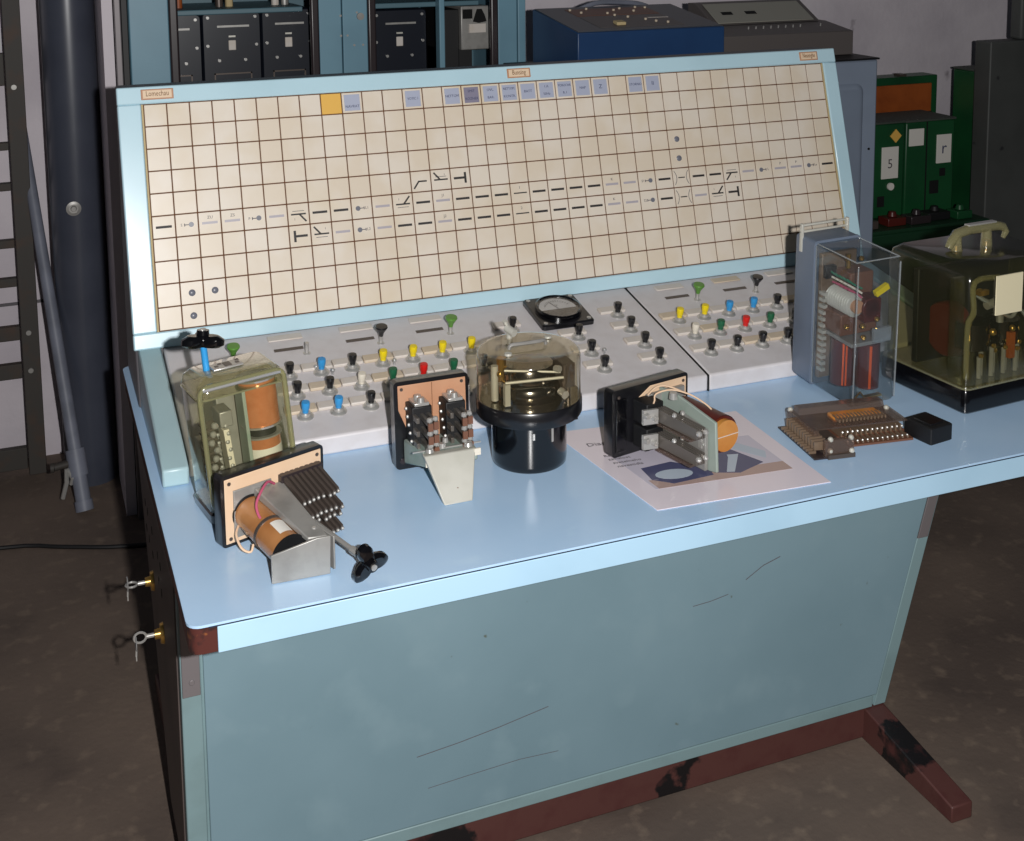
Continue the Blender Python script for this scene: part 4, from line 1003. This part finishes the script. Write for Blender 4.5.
for a, b, z in ((.184, .564, 1.475), (.764, 1.132, 1.475), (.184, .564, 1.24), (.764, 1.132, 1.20)):
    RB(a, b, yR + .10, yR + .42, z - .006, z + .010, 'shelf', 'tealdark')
RB(.985, 1.003, yR + .06, yR + .10, 1.02, 1.62, 'inner_post', 'teal')
mb = MB(); mb.cyl((.715, yR, 1.456), (.715, yR - .008, 1.456), .011, n=20); mb.build('rack_lock', 'zinc', rk, mtx=RT)
mb = MB()
for q in ((.655, 1.46), (.655, 1.40), (.675, 1.40), (.695, 1.37), (.722, 1.37), (.705, 1.468)): mb.cyl((q[0], yR, q[1]), (q[0], yR - .003, q[1]), .0035, n=10)
mb.build('rivets', 'steel', rk, mtx=RT)
# plug-in modules in the rack
def module(x, w, z0_, z1_, label, group=None):
    t = thing('rack_relay', label, 'relay module', (x, yR + .13, z0_), group=group)
    h = z1_ - z0_; mb = MB().rbox(0, w, 0, h, [(0, .012, -.26), (0, .012, -.004), (.003, .012, 0)]); mb.xf(RX); mb.build('case', 'navyhouse', t, smooth=40)
    MB().bb(w * .25, w * .80, -.003, -.001, h - .046, h - .040).build('ribbed_line', 'zinc', t)
    f = MB().bb(w / 2 - .011, w / 2 + .011, -.004, 0, h - .115, h - .085).build('type_plate', 'creamlabel', t, bevel=.002)
    MB().bb(w / 2 - .010, w / 2 + .010, -.003, 0, h - .076, h - .071).build('small_plate', 'zinclight', t)
    mb = MB()
    for q in ((.016, h - .016), (w - .016, h - .016), (.014, h - .10), (w - .014, h - .10), (w * .27, h - .145), (w * .72, h - .145)): mb.cyl((q[0], 0, q[1]), (q[0], -.005, q[1]), .0045, n=12)
    mb.build('screws', 'steel', t)
    mb = MB(); mb.bb(.03, w - .03, -.004, 0, .035, .039); mb.bb(.03, .034, -.004, 0, .01, .039); mb.bb(w - .034, w - .03, -.004, 0, .01, .039); mb.build('label_frame', 'darksteel', t)
    return t
module(.098, .166, 1.252, 1.470, 'black relay module cut off by the left window edge of the teal rack')
module(.268, .172, 1.252, 1.474, 'black relay module in the middle of the rack left window')
module(.444, .160, 1.252, 1.476, 'black relay module at the right side of the rack left window')
module(.785, .180, 1.212, 1.462, 'black relay module in the rack right window beside the grey unit')
t = thing('rack_power_unit', 'grey metal unit with two black openings in the right window of the teal rack', 'power unit', (1.04, yR + .10, 1.212))
MB().bb(-.02, .03, .02, .26, .0, .245).build('side_case', 'blackmatt', t, bevel=.003)
MB().bb(.03, .125, .0, .25, .115, .255).build('front_case', 'zinc', t, bevel=.003)
MB().bb(-.02, .08, .04, .2, .0, .115).build('lower_block', 'blackmatt', t)
MB().bb(.036, .068, -.003, .004, .215, .245).build('opening', 'hole', t)
MB().prism([(.070, .205), (.084, .245), (.100, .245), (.110, .225), (.116, .205), (.090, .200)], -.003, .002, 'y').build('opening', 'hole', t)
MB().bb(.056, .112, -.006, .0, .170, .198).build('paper_label', 'creamlabel', t)
# small clutter on upper shelf
for i, (xx, m_) in enumerate(((.21, 'orangewood'), (.33, 'darksteel'), (.36, 'ochre'), (.50, 'creamlabel'), (.53, 'zinc'))):
    o = MB().cyl((0, 0, 0), (0, 0, .06), .012, n=12).build('terminal_post', m_, None); o.location = (xx, yR + .2, 1.4855)
    tag(o, ['rusty orange terminal post', 'dark terminal post', 'ochre terminal post', 'cream terminal post', 'zinc terminal post'][i] + ' on the top shelf of the rack left window', 'terminal post')

# ------------------------------------------------------------------ grey cabinet and the two desk-top consoles on it
gc = thing('grey_cabinet', 'blue-grey steel cabinet with a pressed side panel behind the right end of the console', 'cabinet', (1.8, .8, 0))
GT = Matrix.Translation((-1.8, -.8, 0))
MB().bb(1.30, 2.298, .8, 1.19, 0, 1.287).build('cabinet_case', 'steelgrey', gc, mtx=GT, bevel=.006)
mb = MB().rbox(1.62, 2.245, .06, 1.215, [(.0, .03, -.801), (.004, .03, -.797), (.016, .02, -.788)]); mb.xf(RX)
mb.build('pressed_panel', 'steelgrey', gc, mtx=GT, smooth=40)
mb = MB(); mb.cyl((2.02, .8, 1.25), (2.02, .797, 1.25), .006, n=12); mb.cyl((2.27, .8, 1.0), (2.27, .797, 1.0), .004, n=12); mb.build('panel_holes', 'hole', gc, mtx=GT)
MB().bb(1.17, 2.302, .795, 1.19, 1.287, 1.293).build('top_slab', 'blackmatt', gc, mtx=GT, bevel=.002)
MB().bb(1.19, 1.30, .82, 1.18, 0, 1.287).build('side_pillar', 'darkgrey', gc, mtx=GT)

bb = thing('desk_console', 'dark blue sloped desk-top console with rows of small lamps on the grey cabinet', 'console', (1.25, .8, 1.2935))
BT = Matrix.Translation((-1.25, -.8, -1.2935))
MB().prism([(.802, 1.294), (.802, 1.415), (1.14, 1.462), (1.14, 1.294)], 1.25, 1.735, 'x').build('case', 'navy', bb, mtx=BT, bevel=.003)
sl = math.atan2(.047, .338)
BS = BT @ fr((1.25, .802, 1.415), (1, 0, 0), (0, math.cos(sl), math.sin(sl)), (0, -math.sin(sl), math.cos(sl)))
MB().bb(.004, .481, .008, .334, .0, .0025).build('top_plate', 'navytop', bb, mtx=BS, bevel=.001)
MB().bb(.09, .37, .20, .30, .0025, .0035).build('lamp_panel', 'footbrown', bb, mtx=BS)
MB().bb(.09, .37, .04, .19, .0025, .0035).build('switch_panel', 'taupe', bb, mtx=BS)
mb = MB()
for q in ((.10, .28), (.12, .24), (.16, .29), (.20, .22), (.24, .26), (.27, .28), (.30, .24), (.33, .29), (.36, .28), (.24, .16), (.28, .12), (.30, .09), (.33, .07), (.21, .19)):
    mb.cyl((q[0], q[1], .003), (q[0], q[1], .009), .0042, n=10)
mb.build('lamp_buttons', 'tanlabel', bb, mtx=BS)
MB().bb(.155, .185, .06, .09, .003, .013).build('yellow_key', 'ochre', bb, mtx=BS, bevel=.002)
MB().bb(.30, .37, .14, .15, .003, .004).build('caption', 'creamlabel', bb, mtx=BS)

cg = thing('desk_console', 'taupe desk-top console with a grey raised fascia and two dark slots, on the grey cabinet', 'console', (1.8, .9, 1.2935))
QT = Matrix.Translation((-1.8, -.9, -1.2935))
MB().prism([(.90, 1.294), (.90, 1.372), (1.05, 1.394), (1.17, 1.394), (1.17, 1.294)], 1.76, 2.276, 'x').build('case', 'taupe', cg, mtx=QT, bevel=.003)
MB().prism([(1.04, 1.3945), (1.16, 1.458), (1.21, 1.458), (1.21, 1.3945)], 1.84, 2.245, 'x').build('fascia_housing', 'taupe', cg, mtx=QT, bevel=.002)
a_ = math.atan2(.0635, .12)
QS = QT @ fr((1.84, 1.04, 1.3945), (1, 0, 0), (0, math.cos(a_), math.sin(a_)), (0, -math.sin(a_), math.cos(a_)))
MB().bb(.02, .385, .008, .126, 0, .003).build('fascia', 'fascia', cg, mtx=QS, bevel=.001)
mb = MB(); mb.bb(.06, .10, .055, .072, .003, .004); mb.bb(.15, .19, .055, .072, .003, .004); mb.build('slots', 'hole', cg, mtx=QS)
mb = MB()
for i in range(9): mb.cyl((1.93 + i * .028 + (.05 if i == 8 else 0), .98, 1.380), (1.93 + i * .028 + (.05 if i == 8 else 0), .978, 1.392), .0025, n=8)
mb.build('small_toggles', 'steel', cg, mtx=QT)
cbh = MB().tube([(1.755, 1.18, 1.3015), (1.745, 1.17, 1.3015), (1.735, 1.165, 1.36), (1.70, 1.16, 1.43), (1.64, 1.155, 1.462), (1.56, 1.15, 1.4725), (1.47, 1.15, 1.4725), (1.38, 1.15, 1.44)], .008).build('grey_hose', 'pipe', None)
tag(cbh, 'grey cable looping behind the two desk-top consoles', 'cable')
wl = MB().tube([(2.56, 1.772, 2.2), (2.56, 1.772, 1.55), (2.55, 1.772, 1.42), (2.52, 1.772, 1.30)], .006).build('wall_cable', 'pipe', None)
tag(wl, 'thin grey cable hanging down the white wall at the right', 'cable')
wr = MB().bb(2.6, 4.2, 1.755, 1.778, 1.435, 1.455).build('wall_rail', 'paperwhite', None); tag(wr, 'white cable duct running along the wall top right', 'cable duct')

# ------------------------------------------------------------------ green machines at the right
def casing(name, label, x0_, x1_, y0_, y1_, z0_, z1_, m_='gmach', tags=(), cat='machine'):
    t = thing(name, label, cat, ((x0_ + x1_) / 2, y0_, z0_)); T_ = Matrix.Translation((-(x0_ + x1_) / 2, -y0_, -z0_))
    MB().bb(x0_, x1_, y0_, y1_, z0_, z1_).build('case', m_, t, mtx=T_, bevel=.006)
    MB().bb(x0_ - .004, x1_ + .004, y0_ - .004, y1_, z1_, z1_ + .008).build('lid', 'lidgrey', t, mtx=T_, bevel=.002)
    for a, b, c, d_, mm, nm in tags: MB().bb(a, b, y0_ - .004, y0_ + .001, c, d_).build(nm, mm, t, mtx=T_, bevel=.001)
    return t, T_
benchT = thing('green_bench', 'long dark green trunk standing low in front of the wall under the green machines', 'trunk', (2.9, 1.25, 0))
BTm = Matrix.Translation((-2.9, -1.25, 0))
MB().bb(2.36, 3.08, 1.15, 1.64, 0, .60).build('trunk_case', 'gmach2', benchT, mtx=BTm, bevel=.008)
MB().bb(2.35, 3.09, 1.14, 1.65, .60, .615).build('trunk_lid', 'gmach2', benchT, mtx=BTm, bevel=.004)
t, T_ = casing('green_block_instrument', 'green instrument with yellow diamond and white plate, left of the machine with two plates', 2.50, 2.818, 1.3, 1.48, .6155, .972,
               tags=((2.715, 2.79, .765, .885, 'paperwhite', 'white_plate'), (2.70, 2.73, .66, .70, 'hole', 'dark_opening')))
mb = MB(); mb.box((2.775, 1.297, .925), (.036, .004, .036), Matrix.Rotation(PI / 4, 3, 'Y')); mb.build('yellow_diamond', 'yellowtile', t, mtx=T_)
mb = MB(); mb.cyl((2.757, 1.30, .735), (2.757, 1.292, .735), .014, n=16); mb.build('key_hole', 'paperwhite', t, mtx=T_)
mb = MB(); mb.text('5', .05, (2.752, 1.2955, .82), (1, 0, 0), (0, 0, 1)); mb.build('number', 'inkgrey', t, mtx=T_, smooth=0)
t, T_ = casing('green_block_instrument', 'square green instrument with two white plates beside the tall green cabinet', 2.825, 3.052, 1.3, 1.50, .6155, .970,
               tags=((2.838, 2.905, .880, .945, 'paperwhite', 'white_plate'), (2.967, 3.035, .805, .915, 'paperwhite', 'white_plate'), (2.985, 3.01, .755, .785, 'hole', 'dark_opening'), (2.94, 2.98, .69, .74, 'hole', 'dark_opening')))
mb = MB(); mb.text('r', .065, (3.0, 1.2955, .862), (1, 0, 0), (0, 0, 1)); mb.build('letter', 'inkblue', t, mtx=T_, smooth=0)
MB().bb(2.918, 2.922, 1.297, 1.301, .62, .968).build('door_gap', 'hole', t, mtx=T_)
t = thing('wooden_front_cabinet', 'green-framed box with an orange-brown wooden front against the wall', 'cabinet', (2.9, 1.55, .6155)); T_ = Matrix.Translation((-2.9, -1.55, -.6155))
MB().bb(2.62, 3.175, 1.55, 1.64, .6155, 1.105).build('case', 'gmach', t, mtx=T_, bevel=.004)
MB().bb(2.64, 3.14, 1.540, 1.552, .70, 1.075).build('wooden_front', 'orangewood', t, mtx=T_, bevel=.003)
MB().bb(2.64, 3.14, 1.536, 1.541, .955, .962).build('front_groove', 'wood', t, mtx=T_)
mb = MB().bb(2.80, 2.84, 1.56, 1.60, 1.105, 1.116); mb.bb(3.0, 3.03, 1.56, 1.60, 1.105, 1.114); mb.build('hinge', 'darksteel', t, mtx=T_)
for i, (xx, yy, ww, m_) in enumerate(((2.56, 1.20, .10, 'darksteel'), (2.70, 1.21, .08, 'darkred'), (2.80, 1.20, .09, 'rubber'), (2.90, 1.22, .10, 'blackmatt'), (3.0, 1.20, .07, 'gmach'))):
    mb = MB(); mb.bb(-ww / 2, ww / 2, -.03, .03, 0, .03); mb.cyl((0, 0, .03), (0, 0, .05), .018, .012, 14)
    o = mb.build('small_fitting', m_, None, bevel=.003); o.location = (xx, yy, .6155)
    tag(o, ['dark steel', 'dark red', 'dark brown', 'black', 'green'][i] + ' small fitting lying on the dark green trunk', 'fitting')
casing('tall_green_cabinet', 'tall narrow green cabinet left of the big dark grey cabinet', 3.20, 3.52, 1.36, 1.49, 0, 1.135, tags=((3.215, 3.38, .72, .735, 'gmach2', 'seam'),), cat='cabinet')
dg = thing('dark_grey_cabinet', 'big dark grey steel cabinet cut off by the right picture edge', 'cabinet', (3.5, 1.25, 0)); DT = Matrix.Translation((-3.5, -1.25, 0))
MB().bb(3.165, 4.0, 1.25, 1.335, 0, 1.262).build('case', 'darkgrey', dg, mtx=DT, bevel=.005)
MB().bb(3.5, 3.505, 1.246, 1.251, .05, 1.22).build('door_gap', 'hole', dg, mtx=DT)
mb = MB(); mb.bb(-.26, .4, -.03, .03, 0, .35); o = mb.build('dark_case', 'darkgrey', None, bevel=.01); o.location = (3.58, 1.295, 1.2625)
tag(o, 'dark case standing on top of the big dark grey cabinet in the top right corner', 'case')
MB().bb(-.22, .36, -.035, -.031, .05, .30).build('case_front', 'blackmatt', o)

# ------------------------------------------------------------------ left: pole, leaning pipe, rusty frame
pl = thing('round_column', 'thick blue-black round column standing at the left behind the desk', 'column', (-.100, 1.56, 0))
MB().cyl((0, 0, 0), (0, 0, 2.8), .079, n=48).build('shaft', 'polepaint', pl, smooth=40)
mb = MB(); mb.lathe([(.022, 0), (.022, .004), (.014, .006), (.014, .003), (.009, .003), (.007, .008), (.0001, .008)], (-.014, -.0775, .885), 24, Matrix.Rotation(PI / 2, 3, 'X')); mb.build('grommet', 'zinc', pl, label='round metal grommet on the column')
pp = thing('leaning_pipe', 'grey pipe with a clamp near its foot leaning against the wall beside the column', 'pipe', (-.134, 1.31, 0))
a, b = Vector((0, 0, .005)), Vector((-.1165, .424, 1.13))
MB().cyl(a + (b - a) * .10, b, .020, .016, 24).build('tube', 'pipe', pp, smooth=40)
mb = MB(); mb.cyl(a, a + (b - a) * .025, .026, n=24); mb.cyl(a + (b - a) * .02, a + (b - a) * .11, .022, n=24); mb.cyl(a + (b - a) * .085, a + (b - a) * .15, .028, n=24); mb.build('foot_sleeve', 'pipe', pp, smooth=40)
c = a + (b - a) * .12
mb = MB(); mb.cyl(c, c + Vector((-.065, -.01, -.005)), .011, n=14); mb.cyl(c + Vector((-.065, -.01, -.005)), c + Vector((-.075, -.01, -.005)), .014, n=14); mb.build('clamp_bolt', 'rust', pp)
mb = MB(); mb.tube([c + Vector((-.03, -.02, -.01)), c + Vector((-.032, -.025, -.05)), c + Vector((-.045, -.02, -.10))], .007); mb.tube([c + Vector((-.03, -.02, -.01)), c + Vector((-.015, -.025, -.04)), c + Vector((-.02, -.02, -.06))], .006); mb.build('lever', 'steel', pp)
rf = thing('rusty_frame', 'dark rusty ladder-like steel frame standing against the wall at the left edge', 'frame', (-.5, 1.68, 0)); FT = Matrix.Translation((.5, -1.68, 0))
for xx in (-.284, -.80):
    MB().bb(xx, xx + .052, 1.64, 1.67, 0, 1.75).build('upright', 'rust', rf, mtx=FT, bevel=.002)
for z, h in ((1.062, .024), (.935, .024), (.755, .026), (.632, .028), (.468, .045), (.345, .048), (.058, .070), (1.30, .10), (1.70, .03)):
    MB().bb(-.748, -.287, 1.642, 1.668, z - h / 2, z + h / 2).build('rung', 'rust', rf, mtx=FT, bevel=.002)
mb = MB()
for z in (1.245, .468, .345): mb.cyl((-.262, 1.64, z), (-.262, 1.633, z), .008, n=14)
mb.build('bolts', 'zinc', rf, mtx=FT)

# ------------------------------------------------------------------ camera
cam_d = bpy.data.cameras.new('camera'); cam = bpy.data.objects.new('camera', cam_d); COL.objects.link(cam)
cam_d.sensor_fit = 'HORIZONTAL'; cam_d.sensor_width = 36
cam_d.lens = 1254.25 / 1024 * 36
cam_d.shift_x = 0; cam_d.shift_y = -(420.5 - 76.54) / 1024
cam_d.clip_start = .02
RM = Matrix(((0.929674461781089, 0.05520768981260263, -0.3642217814705733), (-0.36826305099006285, 0.11414355638113023, -0.922688232184717), (-0.00936591626767045, 0.9919291101294605, 0.12644730163290865)))
mw = RM.to_4x4(); mw.translation = Vector((-.241, -2.459, 1.748)); cam.matrix_world = mw
sc.camera = cam

# ------------------------------------------------------------------ light: the camera's flash right beside the lens, faint room light
fl = bpy.data.lights.new('flash', 'POINT'); fl.energy = 262; fl.shadow_soft_size = .018; fl.color = (1.0, .985, .97)
fo = bpy.data.objects.new('flash', fl); COL.objects.link(fo)
fo.location = Vector((-.241, -2.459, 1.748)) + RM @ Vector((.155, .02, -.02))
w = bpy.data.worlds.new('world'); sc.world = w; w.use_nodes = True
w.node_tree.nodes['Background'].inputs[0].default_value = (.75, .85, 1, 1); w.node_tree.nodes['Background'].inputs[1].default_value = .03
sc.view_settings.view_transform = 'Standard'; sc.view_settings.look = 'None'; sc.view_settings.gamma = 1; sc.view_settings.use_curve_mapping = False
sc.view_settings.exposure = 0
